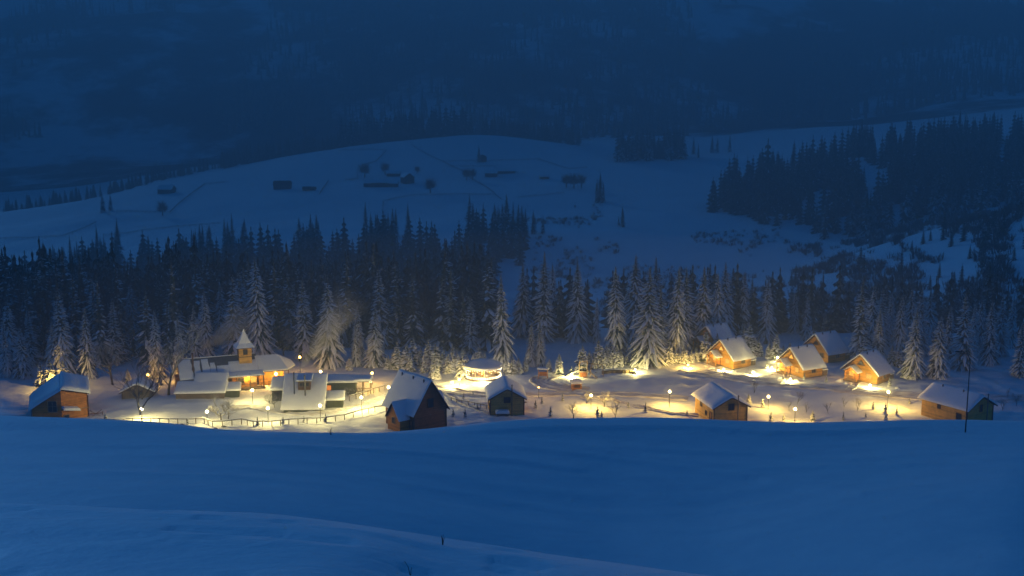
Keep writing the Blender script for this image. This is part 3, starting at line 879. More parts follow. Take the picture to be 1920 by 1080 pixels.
o, rf, y0 = cabin('tan_cabin', 'small tan board cabin with white flue pipe, beside the carousel', 951, 779, 5, 5.7, 6.8, 4.75, 0.56, 'tan_board', 0.50)
window(o, (0.0, y0, 2.75), 0, 1.1, 0.95, frame='trim')
pipe(o, 0.75, y0 - 0.75, -0.2, 5.4)
bx = MB().box((-0.9, y0 - 0.65, 0.3), (2.0, 1.1, 0.9)).build('woodpile', 'grey_board', o)
slab_snow(-2.05, 0.3, y0 - 1.35, y0 - 0.02, lambda a, b_: 0.74, 0.45, 9).build('snow', 'roof_snow', bx, smooth_=True)
MB().lathe([(0.01, 0), (0.38, 0.1), (0.44, 0.13), (0.03, 0.06)], 12, c=(0, 0, 0)).build('satellite_dish', 'slate', o, (3.0, y0 + 0.6, 2.0))
door(o, (-2.85, y0 + 1.6, 0), -math.pi / 2, 0.9, 1.95, 'orange_board')
window(o, (-2.85, y0 + 4.0, 1.4), -math.pi / 2, 0.9, 0.9)

o, rf, y0 = cabin('tan_cabin', 'square tan board cabin with tall flue pipe between two golden lamps', 1369, 796, 13, 5.8, 8.4, 4.7, 0.54, 'tan_board', 0.44)
window(o, (0.1, y0, 3.0), 0, 1.0, 1.05, frame='trim')
pipe(o, 1.0, y0 - 0.75, -0.2, 4.9)
door(o, (-2.9, y0 + 1.3, 0), -math.pi / 2, 0.9, 1.95, 'dark_log')
window(o, (-2.9, y0 + 3.4, 1.3), -math.pi / 2, 0.55, 0.7, frame='trim', mull=(0, 0))
window(o, (-2.9, y0 + 5.6, 2.2), -math.pi / 2, 0.6, 0.7, frame='trim', mull=(0, 0))

o, rf, y0 = cabin('tan_cabin', 'wide tan cabin with lit yellow side wall at the far right edge', 1836, 797, 32, 6.5, 9.2, 4.95, 0.55, 'tan_board', 0.40)
vents(rf, 4.95, 0.55, [(-0.6, 2.6), (-0.6, -1.6)])
window(o, (0.15, y0, 2.9), 0, 0.7, 1.2, frame='red_paint', mull=(0, 0))
pipe(o, 0.9, y0 - 0.7, -0.2, 5.2, mat='slate')
window(o, (-3.25, y0 + 1.6, 1.6), -math.pi / 2, 0.95, 1.1, frame='trim')
window(o, (-3.25, y0 + 5.6, 2.4), -math.pi / 2, 0.6, 0.7, frame='trim', mull=(0, 0))
bx = MB().box((3.75, y0 + 0.8, 2.0), (0.7, 0.5, 0.6)).build('cooling_unit', 'slate', o)

# the orange cabin at the left edge: its gable front is folded outwards along the middle
x, y, z = gp(113, 790)
o = thing('orange_cabin', 'orange two-storey cabin under thick drooping snow at the left edge', 'cabin', (x, y + 1.0, z - 0.3), math.radians(20))
Zt, sL, sR, wl, wr_, dp = 5.55, 0.64, 0.33, 4.7, 4.2, 10.0
v = [(0, -1.1, -2), (wr_, 0.75, -2), (wr_, dp, -2), (-wl, dp, -2), (-wl, 0.55, -2),
     (0, -1.1, Zt), (wr_, 0.75, Zt - sR * wr_), (wr_, dp, Zt - sR * wr_), (0, dp, Zt), (-wl, dp, Zt - sL * wl), (-wl, 0.55, Zt - sL * wl), (0, dp, -2)]
MB().add(v, [(1, 0, 5, 6)[::-1], (2, 1, 6, 7)[::-1], (0, 4, 10, 5)[::-1], (4, 3, 9, 10)[::-1], (3, 11, 8, 9)[::-1], (11, 2, 7, 8)[::-1]]).build('wall', 'orange_board', o)
def fold_roof(sd):
    w_, s_, yo = (wl + 0.55, sL, 0.55) if sd < 0 else (wr_ + 0.45, sR, 0.75)
    up = 0.0 if sd < 0 else 0.26
    q = lambda a, b_, c_: (sd * a, b_, c_ + up)
    a0 = -0.06 if sd < 0 else 0.0
    yf = yo - 0.5
    th = 0.14
    vs = [q(a0, -1.6, Zt + .03 - s_ * a0), q(w_, yf, Zt + .03 - s_ * w_), q(w_, dp + .4, Zt + .03 - s_ * w_), q(a0, dp + .4, Zt + .03 - s_ * a0)]
    vs += [(a_, b_, c_ + th) for a_, b_, c_ in vs]
    f = [(0, 1, 2, 3), (7, 6, 5, 4), (4, 5, 1, 0), (5, 6, 2, 1), (6, 7, 3, 2), (7, 4, 0, 3)]
    r_ = MB().add(vs, f if sd > 0 else [tuple(reversed(k)) for k in f]).build('roof', 'dark_roof', o)
    def fn(s, t):
        a = (s + 1) / 2 * (w_ + 0.12) + (a0 - 0.04); yy0 = -1.68 + (yf + 1.6) * max(0, a) / w_
        yy = yy0 + (t + 1) / 2 * (dp + 0.45 - yy0)
        e = prof_edge(s) * prof_edge(t)
        hgt = (0.62 + 0.18 * float(vnoise(a * 0.6 + 3 * sd, yy * 0.5, 5))) * e
        z_ = Zt + .03 + th + up - s_ * a + hgt - 0.02
        if sd < 0: z_ -= 0.25 * max(0, (a - 3.4)) * 0.3
        return (sd * a, yy, z_)
    sheet(fn, EDGE, EDGE).build('snow', 'roof_snow', r_, smooth_=True)
fold_roof(-1); fold_roof(1)
aL = math.atan2(1.65, -wl) ; aR = math.atan2(1.85, wr_)
def on_left(t, zz): return (-wl * t, -1.1 + 1.65 * t, zz)
def on_right(t, zz): return (wr_ * t, -1.1 + 1.85 * t, zz)
rzl, rzr = -math.atan2(1.65, wl), math.atan2(1.85, wr_)
window(o, on_left(0.30, 2.85), rzl, 1.5, 1.9, mull=(1, 1))
window(o, on_left(0.28, 0.35), rzl, 1.6, 1.1, mull=(1, 0))
window(o, on_right(0.17, 0.6), rzr, 0.9, 1.4, mull=(0, 0))
cn = MB().add([on_right(0.0, 2.55), on_right(0.62, 1.95), (wr_ * 0.62 + 0.45, -1.1 + 1.85 * 0.62 - 1.0, 1.75), (0.35, -2.1, 2.35)]
              + [on_right(0.0, 2.63), on_right(0.62, 2.03), (wr_ * 0.62 + 0.45, -1.1 + 1.85 * 0.62 - 1.0, 1.83), (0.35, -2.1, 2.43)],
              [(0, 1, 2, 3), (7, 6, 5, 4), (0, 4, 5, 1), (1, 5, 6, 2), (2, 6, 7, 3), (3, 7, 4, 0)]).build('canopy', 'trim', o)
def cfn(s, t):
    a, b_ = (s + 1) / 2, (t + 1) / 2
    p0 = Vector(on_right(0.0, 2.62)).lerp(Vector(on_right(0.62, 2.02)), a); p1 = Vector((0.33, -2.16, 2.42)).lerp(Vector((wr_ * 0.62 + 0.45, -1.1 + 1.85 * 0.62 - 1.06, 1.82)), a)
    p = p0.lerp(p1, b_); return (p.x, p.y, p.z + 0.42 * prof_edge(s) * prof_edge(t))
sheet(cfn, EDGE, EDGE).build('snow', 'roof_snow', cn, smooth_=True)
MB().beam(on_right(0.64, 2.0), (wr_ + 0.25, 0.75, 1.85), 0.12).build('porch_rail', 'pale_trim', o)
MB().box((wr_ + 0.03, 0.72, 1.0), (0.16, 0.16, 6.0)).build('corner_board', 'trim', o)
MB().tube([(-wl - 0.1, 0.3, -1), (-wl - 0.1, 0.3, 2.5)], 0.05, 6).build('drain_pipe', 'dark_metal', o)
MB().box((wr_ + 1.2, 0.6, 0.7), (2.2, 0.1, 0.12)).box((wr_ + 2.3, 0.6, 0.2), (0.12, 0.12, 1.6)).beam((wr_ + 0.2, 0.6, 0), (wr_ + 2.2, 0.6, 1.3), 0.07).beam((wr_ + 0.2, 0.6, 1.3), (wr_ + 2.2, 0.6, 0), 0.07).build('porch_fence', 'trim', o)

# low hut behind the bare tree
o, rf, y0 = cabin('low_hut', 'low hut sunk under a snow roof behind the bare tree', 258, 748, 8, 5.2, 4.2, 2.6, 0.5, 'grey_board', 0.4, cat='hut')
window(o, (0.6, y0, 0.9), 0, 0.8, 0.6, frame='trim')

# the long hall with its turret, porch and annexes
x, y, z = gp(424, 733)
RH = math.radians(21)
o = thing('long_hall', 'long timber hall with steep pyramid-roofed turret and lit porch', 'hall', (x - 2.5, y + 4.6 - 0.6, z), RH)
Lx, hall_ap, hs = 13.4, 5.3, 0.62                          # ridge along local x here
def turned(mb): mb.v = [(-p[1], p[0], p[2]) for p in mb.v]; return mb
turned(gable_walls(7.6, Lx, hall_ap - hs * 3.8 - 0.02, hs, below=2)).build('wall', 'pine_log', o)
rf = turned(roof_slabs(7.6, Lx, hall_ap, hs, 0.7, 0.5)).build('roof', 'slate', o)
# thin snow that has slid off in streaks: separate drifts left lying on the slates
def streak(x0, x1, s0, s1, t, sd):
    def fn(s, v):
        xx = (x0 + x1) / 2 + s * (x1 - x0) / 2; dd = s0 + (v + 1) / 2 * (s1 - s0)
        xx += 0.30 * float(vnoise(dd * 0.9, sd * 3.1, sd)) * (1 - abs(s)) + 0.22 * float(vnoise(dd * 1.3 + sd, s * 2, sd))
        return (xx, -dd, hall_ap + 0.11 - hs * dd + t * prof_edge(s) * prof_edge(v) * (1 + 0.5 * float(vnoise(xx * 2, dd * 2, sd))))
    sheet(fn, EDGE, EDGE).build('snow', 'roof_snow', rf, smooth_=True)
for k, a in enumerate([(-7.2, -4.7, 0.1, 4.5, 0.14), (-4.3, -3.2, 0.5, 4.4, 0.07), (-2.9, -1.6, 0.3, 4.3, 0.08), (-1.5, -0.5, 1.2, 4.5, 0.05), (-0.3, 2.2, 2.0, 4.5, 0.08), (1.8, 7.2, 1.3, 4.52, 0.16), (-3.4, 1.4, 3.4, 4.5, 0.05)]):
    streak(*a, k + 2)
def back_fn(s, v):
    xx = s * 7.2; dd = (v + 1) / 2 * 4.5
    return (xx, dd, hall_ap + 0.11 - hs * dd + 0.3 * prof_edge(s) * prof_edge(v))
sheet(back_fn, EDGE, EDGE).build('snow', 'roof_snow', rf, smooth_=True)
# turret on the ridge
tx, ty = 5.0, -1.0
tw = MB().box((tx, ty, 5.65), (2.3, 2.3, 2.9)).build('turret', 'tan_board', o)
MB().box((tx, ty, 5.45), (2.36, 2.36, 0.14)).build('turret_band', 'trim', tw)
for k, rz_ in enumerate((0, -math.pi / 2, math.pi / 2)):
    dx, dy = ((0, -1.15), (-1.15, 0), (1.15, 0))[k]
    window(tw, (tx + dx, ty + dy, 6.35), rz_, 0.75, 0.95, frame='trim', mull=(1, 0))
def pyramid(hw, z0, apex, flare, mat, nm, par, off=0.0):
    prof = [(hw, z0), (hw * 0.62, z0 + (apex - z0) * 0.22), (hw * 0.30, z0 + (apex - z0) * 0.60), (0.03, apex)]
    mb = MB(); o_ = 0
    vs = []
    for r_, zz in prof: vs += [(tx - r_, ty - r_, zz + off), (tx + r_, ty - r_, zz + off), (tx + r_, ty + r_, zz + off), (tx - r_, ty + r_, zz + off)]
    f = [(3, 2, 1, 0)]
    for i in range(len(prof) - 1):
        for k in range(4):
            f.append((i * 4 + k, i * 4 + (k + 1) % 4, i * 4 + 4 + (k + 1) % 4, i * 4 + 4 + k))
    return mb.add(vs, f).build(nm, mat, par)
tr = pyramid(1.75, 7.11, 10.3, 0, 'dark_roof', 'turret_roof', tw)
pyramid(1.80, 7.13, 10.42, 0, 'roof_snow', 'snow', tr, 0.10)
# lower wing on the right with a hipped end
def wing_pts(e):
    a0, a1 = 6.9, 11.7
    rid = 4.9 + e
    ev = 2.75 + e
    return [(a0, -3.9, ev), (a1 + 0.8, -3.9, ev), (a1 + 2.6, -1.0, ev), (a1 + 2.6, 3.0, ev), (a0, 3.0, ev), (a0, -0.5, rid), (a1 - 0.6, -0.5, rid)]
wf = [(0, 1, 6, 5), (1, 2, 6), (2, 3, 6), (3, 4, 5, 6)]
wr2 = MB().add(wing_pts(0) + [(p[0], p[1], p[2] - 0.14) for p in wing_pts(0)[:5]], wf + [(7, 8, 1, 0), (8, 9, 2, 1), (9, 10, 3, 2), (10, 11, 4, 3), (11, 10, 9, 8, 7)]).build('wing_roof', 'dark_roof', o)
MB().add([(p[0], p[1], p[2]) for p in wing_pts(0.24)] + [(p[0] + (0.05 if i in (1, 2, 3) else 0), p[1] - (0.05 if i in (0, 1) else 0), p[2]) for i, p in enumerate(wing_pts(0.02)[:5])],
         wf + [(7, 8, 1, 0), (8, 9, 2, 1), (9, 10, 3, 2), (10, 11, 4, 3)]).build('snow', 'roof_snow', wr2)
MB().box((9.6, 0.2, 0.25), (4.6, 5.0, 4.8)).build('wing_wall', 'pine_log', o)
# porch along the right half
for k in range(5): MB().box((2.8 + k * 2.45, -5.1 if k < 3 else -3.7, 1.2), (0.16, 0.16, 3.4)).build('porch_post', 'trim', o)
MB().box((4.2, -4.5, 0.05), (7.6, 1.5, 0.2)).build('porch_floor', 'grey_board', o)
pr = MB().add([(0.4, -5.4, 2.45), (7.9, -5.4, 2.45), (7.9, -3.85, 2.95), (0.4, -3.85, 2.95), (0.4, -5.4, 2.55), (7.9, -5.4, 2.55), (7.9, -3.85, 3.05), (0.4, -3.85, 3.05)],
              [(3, 2, 1, 0), (4, 5, 6, 7), (0, 1, 5, 4), (1, 2, 6, 5), (2, 3, 7, 6), (3, 0, 4, 7)]).build('porch_roof', 'trim', o)
slab_snow(0.4, 7.9, -5.45, -3.9, lambda a, b_: 2.54 + (b_ + 5.4) * 0.322, 0.22, 2).build('snow', 'roof_snow', pr, smooth_=True)
rl = MB().beam((0.6, -5.1, 1.0), (7.6, -5.1, 1.0), 0.1).beam((0.6, -5.1, 0.3), (7.6, -5.1, 0.3), 0.08)
for k in range(8): rl.beam((0.7 + k * 0.85, -5.1, 0.3), (1.5 + k * 0.85, -5.1, 1.0), 0.06).beam((1.5 + k * 0.85, -5.1, 0.3), (0.7 + k * 0.85, -5.1, 1.0), 0.06)
rl.build('railing', 'trim', o)
rl = MB().beam((8.6, -4.6, 1.0), (13.2, -4.6, 1.0), 0.1)
for k in range(8): rl.beam((8.7 + k * 0.63, -4.6, 0.0), (8.7 + k * 0.63, -4.6, 1.0), 0.08)
rl.build('railing', 'trim', o)
door(o, (10.5, -2.3, 0.1), 0, 1.2, 2.1, 'orange_board')
for k in range(3): window(o, (1.6 + 2.2 * k, -3.8, 1.45), 0, 1.2, 1.1, 'lit_pane' if k == 2 else 'glass', mull=(1, 1))
ld = bpy.data.lights.new('porch_light', 'POINT'); ld.energy = 950; ld.color = (1.0, 0.60, 0.13); ld.shadow_soft_size = 0.2
obj('porch_light', ld, o, (10.2, -3.9, 2.15))
gl = MB().lathe([(0.25 * math.sin(math.pi * i / 8) + 1e-4, -0.25 * math.cos(math.pi * i / 8)) for i in range(9)], 12, c=(10.2, -3.9, 2.15)).build('porch_lantern', 'globe_warm', o, smooth_=True)
ld = bpy.data.lights.new('porch_light', 'POINT'); ld.energy = 320; ld.color = (1.0, 0.60, 0.13); ld.shadow_soft_size = 0.2
obj('porch_light', ld, o, (5.0, -4.6, 2.2))
pipe(o, -4.6, -2.8, 2, 6.9, 0.14, 'trim', 'chimney')
MB().box((-7.2, -1.5, 0.9), (1.0, 2.4, 3.8)).build('end_wall', 'dark_log', o)

# annexes in front of the hall
def mono(name, label, px, py, rz, w, d, h0, h1, wallm, t=0.3, cat='shed', ov=0.3, mound=0.0):
    """shed with one roof plane: h0 at the front eave, h1 at the back; px, py is the foot of the front wall"""
    x, y, z = gp(px, py)
    r_ = math.radians(rz); x -= math.sin(r_) * d / 2; y += math.cos(r_) * d / 2
    o = thing(name, label, cat, (x, y, z + mound), r_)
    a, b_ = w / 2, d / 2
    v = [(-a, -b_, -1.5), (a, -b_, -1.5), (a, b_, -1.5), (-a, b_, -1.5), (-a, -b_, h0), (a, -b_, h0), (a, b_, h1), (-a, b_, h1)]
    MB().add(v, [(0, 3, 2, 1), (4, 5, 6, 7), (0, 1, 5, 4), (1, 2, 6, 5), (2, 3, 7, 6), (3, 0, 4, 7)]).build('wall', wallm, o)
    s_ = (h1 - h0) / d
    zz = lambda yy: h0 + s_ * (yy + b_) + 0.02
    A_, B0, B1 = a + ov, -b_ - ov, b_ + ov
    v = [(-A_, B0, zz(B0)), (A_, B0, zz(B0)), (A_, B1, zz(B1)), (-A_, B1, zz(B1))]; v += [(p[0], p[1], p[2] + 0.12) for p in v]
    rf = MB().add(v, [(3, 2, 1, 0), (4, 5, 6, 7), (0, 1, 5, 4), (1, 2, 6, 5), (2, 3, 7, 6), (3, 0, 4, 7)]).build('roof', 'dark_roof', o)
    slab_snow(-A_ - .04, A_ + .04, B0 - .05, B1 + .03, lambda xx, yy: zz(yy) + 0.105, t, int(px)).build('snow', 'roof_snow', rf, smooth_=True)
    return o, rf, zz
o, rf, zz = mono('annex', 'low annex with broad snow roof in front of the long hall', 375, 748, 4, 8.4, 3.2, 1.0, 2.0, 'grey_board', 0.35, 'annex')
o, rf, zz = mono('annex', 'raised snow-roofed annex against the left half of the hall front', 394, 741, 4, 5.4, 2.8, 1.7, 3.0, 'grey_board', 0.35, 'annex')
o, rf, zz = mono('green_shed', 'little dark green shed beside the porch steps of the hall', 435, 746, 10, 2.6, 2.0, 1.3, 1.9, 'green_board', 0.3)

# big hut: one huge roof plane towards the viewer
o, rf, zz = mono('big_hut', 'big hut whose large snowy roof plane faces the viewer, with dormer and pipes', 568, 773, 3, 6.6, 6.2, 0.7, 4.7, 'green_board', 0.30, 'hut', 0.45)
dm = MB().box((0.0, 0.55, 3.9), (2.1, 1.6, 1.5)).build('dormer', 'trim', o)
window(dm, (-0.0, -0.26, 4.12), 0, 1.7, 0.75, frame='grey_board', mull=(2, 0))
dr = MB().add([(-1.35, -0.55, 4.72), (1.35, -0.55, 4.72), (1.35, 2.4, 5.35), (-1.35, 2.4, 5.35), (-1.35, -0.55, 4.82), (1.35, -0.55, 4.82), (1.35, 2.4, 5.45), (-1.35, 2.4, 5.45)],
              [(3, 2, 1, 0), (4, 5, 6, 7), (0, 1, 5, 4), (1, 2, 6, 5), (2, 3, 7, 6), (3, 0, 4, 7)]).build('dormer_roof', 'dark_roof', dm)
slab_snow(-1.4, 1.4, -0.6, 2.4, lambda a, b_: 4.81 + (b_ + 0.55) * 0.2136, 0.2, 8).build('snow', 'roof_snow', dr, smooth_=True)
pipe(o, -1.65, -0.9, 2.6, 6.3, 0.10, 'dark_metal'); pipe(o, 0.25, -1.2, 2.4, 5.9, 0.12, 'metal')
door(o, (-3.3, 0.8, 0.0), -math.pi / 2, 0.9, 1.9, 'dark_log')
o2, rf2, zz2 = mono('lean_to', 'dark green lean-to on the left side of the big hut', 519, 752, 3, 1.7, 3.4, 2.0, 3.2, 'green_board', 0.28)
window(o2, (0, -1.7, 1.1), 0, 0.9, 1.2, frame='trim')
o, rf, zz = mono('flat_shed', 'flat-roofed green shed with one glowing orange window', 640, 740, 3, 5.2, 3.4, 2.2, 2.45, 'green_board', 0.4, ov=0.4)
window(o, (-2.2, -1.7, 1.3), 0, 0.85, 1.0, 'lit_orange', frame='trim', mull=(0, 0))
x, y, z = gp(679, 740)
o = thing('carport', 'open timber carport with snow roof at the right end of the green shed', 'carport', (x, y + 1.8, z), math.radians(3))
for sx in (-1.4, 0.0, 1.4):
    for sy in (-1.5, 1.5): MB().box((sx, sy, 1.0), (0.14, 0.14, 2.6)).build('post', 'trim', o)
MB().beam((-1.4, -1.5, 1.0), (1.4, -1.5, 1.0), 0.07).beam((-1.4, -1.5, 0.5), (1.4, -1.5, 0.5), 0.07).build('side_rail', 'trim', o)
rf = MB().box((0, 0, 2.38), (3.3, 3.7, 0.14)).build('roof', 'trim', o)
slab_snow(-1.68, 1.68, -1.9, 1.9, lambda a, b_: 2.44, 0.42, 12).build('snow', 'roof_snow', rf, smooth_=True)
o, rf, zz = mono('small_shed', 'small green shed with sagging snow roof right of the big hut', 628, 765, 5, 2.8, 2.3, 1.35, 2.0, 'green_board', 0.32)
# the round carousel pavilion
x, y, z = gp(904, 716)
o = thing('carousel', 'round pavilion with domed snow roof and glowing string lights', 'carousel', (x, y + 3.2, z), 0)
Rr = 3.35
MB().lathe([(Rr + 0.15, -0.6), (Rr + 0.15, 0.28), (0.01, 0.28)], 32).build('platform', 'grey_board', o)
for k in range(12):
    t = 6.283 * k / 12 + 0.13
    MB().tube([(Rr * math.cos(t), Rr * math.sin(t), 0.28), (Rr * math.cos(t), Rr * math.sin(t), 2.35)], 0.07, 6).build('post', 'pale_trim', o)
MB().lathe([(Rr - 0.05, 0.3), (Rr - 0.05, 0.78), (Rr + 0.05, 0.78), (Rr + 0.05, 0.3)], 32).build('parapet', 'pale_trim', o)
rf = MB().lathe([(0.01, 3.25), (2.0, 2.85), (Rr + 0.45, 2.32), (Rr + 0.42, 2.2), (2.0, 2.65), (0.01, 2.9)], 36).build('roof', 'dark_roof', o)
MB().lathe([(Rr + 0.50, 2.30), (Rr + 0.56, 2.45), (Rr + 0.48, 2.62), (Rr + 0.2, 2.74), (2.4, 3.12), (1.2, 3.5), (0.5, 3.66), (0.01, 3.70)], 36).build('snow', 'roof_snow', rf, smooth_=True)
MB().tube([(0, 0, 0.28), (0, 0, 2.9)], [0.35, 0.25], 10).build('centre_column', 'yellow_paint', o)
def bulbs(r_, z_, n, nm, wob=0.0):
    mb = MB()
    for k in range(n):
        t = 6.283 * k / n; c = (r_ * math.cos(t), r_ * math.sin(t), z_ + wob * math.sin(6 * t))
        q = 0.065
        mb.add([(c[0] + q, c[1], c[2]), (c[0] - q, c[1], c[2]), (c[0], c[1] + q, c[2]), (c[0], c[1] - q, c[2]), (c[0], c[1], c[2] + q), (c[0], c[1], c[2] - q)],
               [(0, 2, 4), (2, 1, 4), (1, 3, 4), (3, 0, 4), (2, 0, 5), (1, 2, 5), (3, 1, 5), (0, 3, 5)])
    return mb.build(nm, 'string_bulb', o)
bulbs(Rr + 0.12, 0.45, 64, 'string_light'); bulbs(Rr + 0.12, 0.70, 64, 'string_light'); bulbs(Rr + 0.30, 2.05, 48, 'string_light', 0.08); bulbs(Rr + 0.10, 1.5, 24, 'string_light', 0.3)
for k in range(6):                                         # small mounts between floor and roof
    t = 6.283 * k / 6 + 0.4; r_ = 2.1
    c = (r_ * math.cos(t), r_ * math.sin(t))
    h_ = MB().tube([(c[0] - 0.45 * math.sin(t), c[1] + 0.45 * math.cos(t), 1.25), (c[0], c[1], 1.1), (c[0] + 0.45 * math.sin(t), c[1] - 0.45 * math.cos(t), 1.2), (c[0] + 0.62 * math.sin(t), c[1] - 0.62 * math.cos(t), 1.65)], [0.14, 0.22, 0.19, 0.09], 7).build('seat', 'yellow_paint' if k % 2 else 'red_paint', o, smooth_=True)
    MB().tube([(c[0], c[1], 0.28), (c[0], c[1], 2.7)], 0.03, 6).build('pole', 'pale_trim', h_)
for (dx, dy, e) in ((0, -1.6, 190), (0, 1.6, 90)):
    ld = bpy.data.lights.new('carousel_light', 'POINT'); ld.energy = e * 3.1; ld.color = (1.0, 0.78, 0.38); ld.shadow_soft_size = 0.15
    obj('carousel_light', ld, o, (dx, dy, 2.1))
ld = bpy.data.lights.new('carousel_light', 'POINT'); ld.energy = 400; ld.color = (1.0, 0.82, 0.45); ld.shadow_soft_size = 0.3  # extra light with no fixture, added in front to whiten the parapet
obj('carousel_light', ld, o, (0, -Rr - 0.8, 0.8))

# booth, swing seat, playground
x, y, z = gp(1081, 732)
o = thing('wooden_booth', 'small square orange-brown booth under a snow cap before the playground', 'booth', (x, y + 0.8, z), math.radians(8))
MB().box((0, 0, 0.4), (1.75, 1.6, 1.7)).build('wall', 'orange_board', o)
rf = MB().add([(-1.05, -1.0, 1.2), (1.05, -1.0, 1.2), (1.05, 1.0, 1.2), (-1.05, 1.0, 1.2), (0, 0, 1.85)], [(3, 2, 1, 0), (0, 1, 4), (1, 2, 4), (2, 3, 4), (3, 0, 4)]).build('roof', 'dark_roof', o)
sheet(lambda s, v_: (s * 1.1, v_ * 1.05, 1.22 + 0.6 * (1 - max(abs(s), abs(v_))) + 0.32 * prof_edge(s) * prof_edge(v_)), EDGE, EDGE).build('snow', 'roof_snow', rf, smooth_=True)
MB().box((0, -0.82, 0.75), (1.1, 0.05, 0.55)).build('hatch', 'trim', o)
x, y, z = gp(1018, 710)
o = thing('swing_seat', 'garden swing seat on splayed legs with snow on its canopy', 'swing', (x, y, z), math.radians(-8))
for sx in (-0.85, 0.85):
    MB().beam((sx, -0.75, -0.3), (sx, 0.05, 1.75), 0.09).build('leg', 'orange_board', o); MB().beam((sx, 0.75, -0.3), (sx, -0.05, 1.75), 0.09).build('leg', 'orange_board', o)
MB().box((0, 0, 0.55), (1.4, 0.5, 0.07)).build('seat', 'orange_board', o); MB().box((0, 0.27, 0.88), (1.4, 0.06, 0.6)).build('backrest', 'orange_board', o)
cn = MB().box((0, 0, 1.82), (2.1, 1.2, 0.08)).build('canopy', 'trim', o)
slab_snow(-1.08, 1.08, -0.65, 0.65, lambda a, b_: 1.85, 0.22, 5).build('snow', 'roof_snow', cn, smooth_=True)
x, y, z = gp(1094, 708)
o = thing('play_tower', 'wooden playground tower with slide, red panel and swing frame', 'playground', (x, y + 0.6, z), math.radians(-6))
for sx in (-0.75, 0.75):
    for sy in (-0.7, 0.7): MB().box((sx, sy, 1.2), (0.12, 0.12, 3.4)).build('post', 'pale_trim', o)
MB().box((0, 0, 1.25), (1.7, 1.6, 0.1)).build('deck', 'pale_trim', o)
MB().box((0, -0.76, 0.62), (1.3, 0.05, 0.9)).build('panel', 'red_paint', o)
MB().beam((-0.8, -0.72, 2.0), (0.8, -0.72, 2.0), 0.08).beam((-0.8, -0.72, 2.9), (0.8, -0.72, 2.9), 0.08).beam((-0.8, 0.72, 2.9), (0.8, 0.72, 2.9), 0.08).build('crossbar', 'pale_trim', o)
sl = MB().add([(-0.8, -0.35, 1.3), (-0.8, 0.35, 1.3), (-3.0, 0.3, 0.15), (-3.0, -0.4, 0.15), (-0.8, -0.4, 1.55), (-3.0, -0.45, 0.4), (-0.8, 0.4, 1.55), (-3.0, 0.35, 0.4)], [(0, 1, 2, 3), (0, 3, 5, 4), (1, 6, 7, 2)]).build('slide', 'slate', o)
sheet(lambda s, v_: (-1.9 + s * 1.05, -0.02 + v_ * 0.3, 0.72 - s * -0.545 + 0.03 + 0.12 * prof_edge(s) * prof_edge(v_)), EDGE, EDGE).build('snow', 'roof_snow', sl, smooth_=True)
MB().beam((0.9, -0.5, 1.3), (2.7, -0.9, -0.1), 0.09).beam((0.9, 0.3, 1.3), (2.7, -0.1, -0.1), 0.09).build('ladder', 'pale_trim', o)
MB().beam((1.4, 1.2, 2.3), (3.6, 0.9, 2.3), 0.1).beam((3.6, 0.9, 2.3), (3.9, 0.2, -0.2), 0.09).beam((3.6, 0.9, 2.3), (3.7, 1.6, -0.2), 0.09).beam((1.4, 1.2, 2.3), (1.3, 0.5, -0.2), 0.09).beam((1.4, 1.2, 2.3), (1.3, 1.9, -0.2), 0.09).build('swing_frame', 'pale_trim', o)
MB().box((2.4, 1.05, 0.6), (0.5, 0.25, 0.05)).beam((2.18, 1.05, 0.6), (2.18, 1.07, 2.3), 0.03).beam((2.62, 1.05, 0.6), (2.62, 1.03, 2.3), 0.03).build('swing', 'dark_metal', o)
SHED_BANK = [(1128, 700), (1150, 698), (1172, 697), (1192, 699)]
mb = MB(); pts = []
for k in range(25):
    t = k / 24; px = 1128 + 64 * t
    x, y, z = gp(px, 701 - 2.0 * math.sin(math.pi * t)); pts.append((x, y, z))
for (x, y, z) in pts:
    w = 0.5
    mb.v += [(x, y - w, z + 0.03), (x, y - 0.15, z + 0.42 + 0.1 * rng.random()), (x, y + w, z + 0.45)]
for k in range(24):
    for d in (0, 1): b_ = k * 3 + d; mb.f.append((b_, b_ + 3, b_ + 4, b_ + 1)); mb.m.append(0)
tag(mb.build('earth_bank', 'dry_grass'), 'strip of bare dry grass bank beside the low pale flood lamp', 'bank')

# tall dark street lamp on the near slope, unlit
x, y, z = gp(1810, 811, 100)
o = thing('street_lamp', 'tall unlit black street lamp standing on the near snow slope', 'lamp', (x, y, z), 0)
MB().tube([(0, 0, -0.4), (0, 0, 3.0), (0.0, 0, 8.6)], [0.09, 0.075, 0.05], 8).build('post', 'dark_metal', o)
MB().tube([(0, 0, 8.5), (-0.25, 0, 9.3), (-0.8, 0, 9.75), (-1.35, 0, 9.8)], [0.05, 0.045, 0.04, 0.035], 6).build('arm', 'dark_metal', o)
MB().box((-1.55, 0, 9.78), (0.6, 0.22, 0.14), taper=0.6).build('lamp_head', 'dark_metal', o)

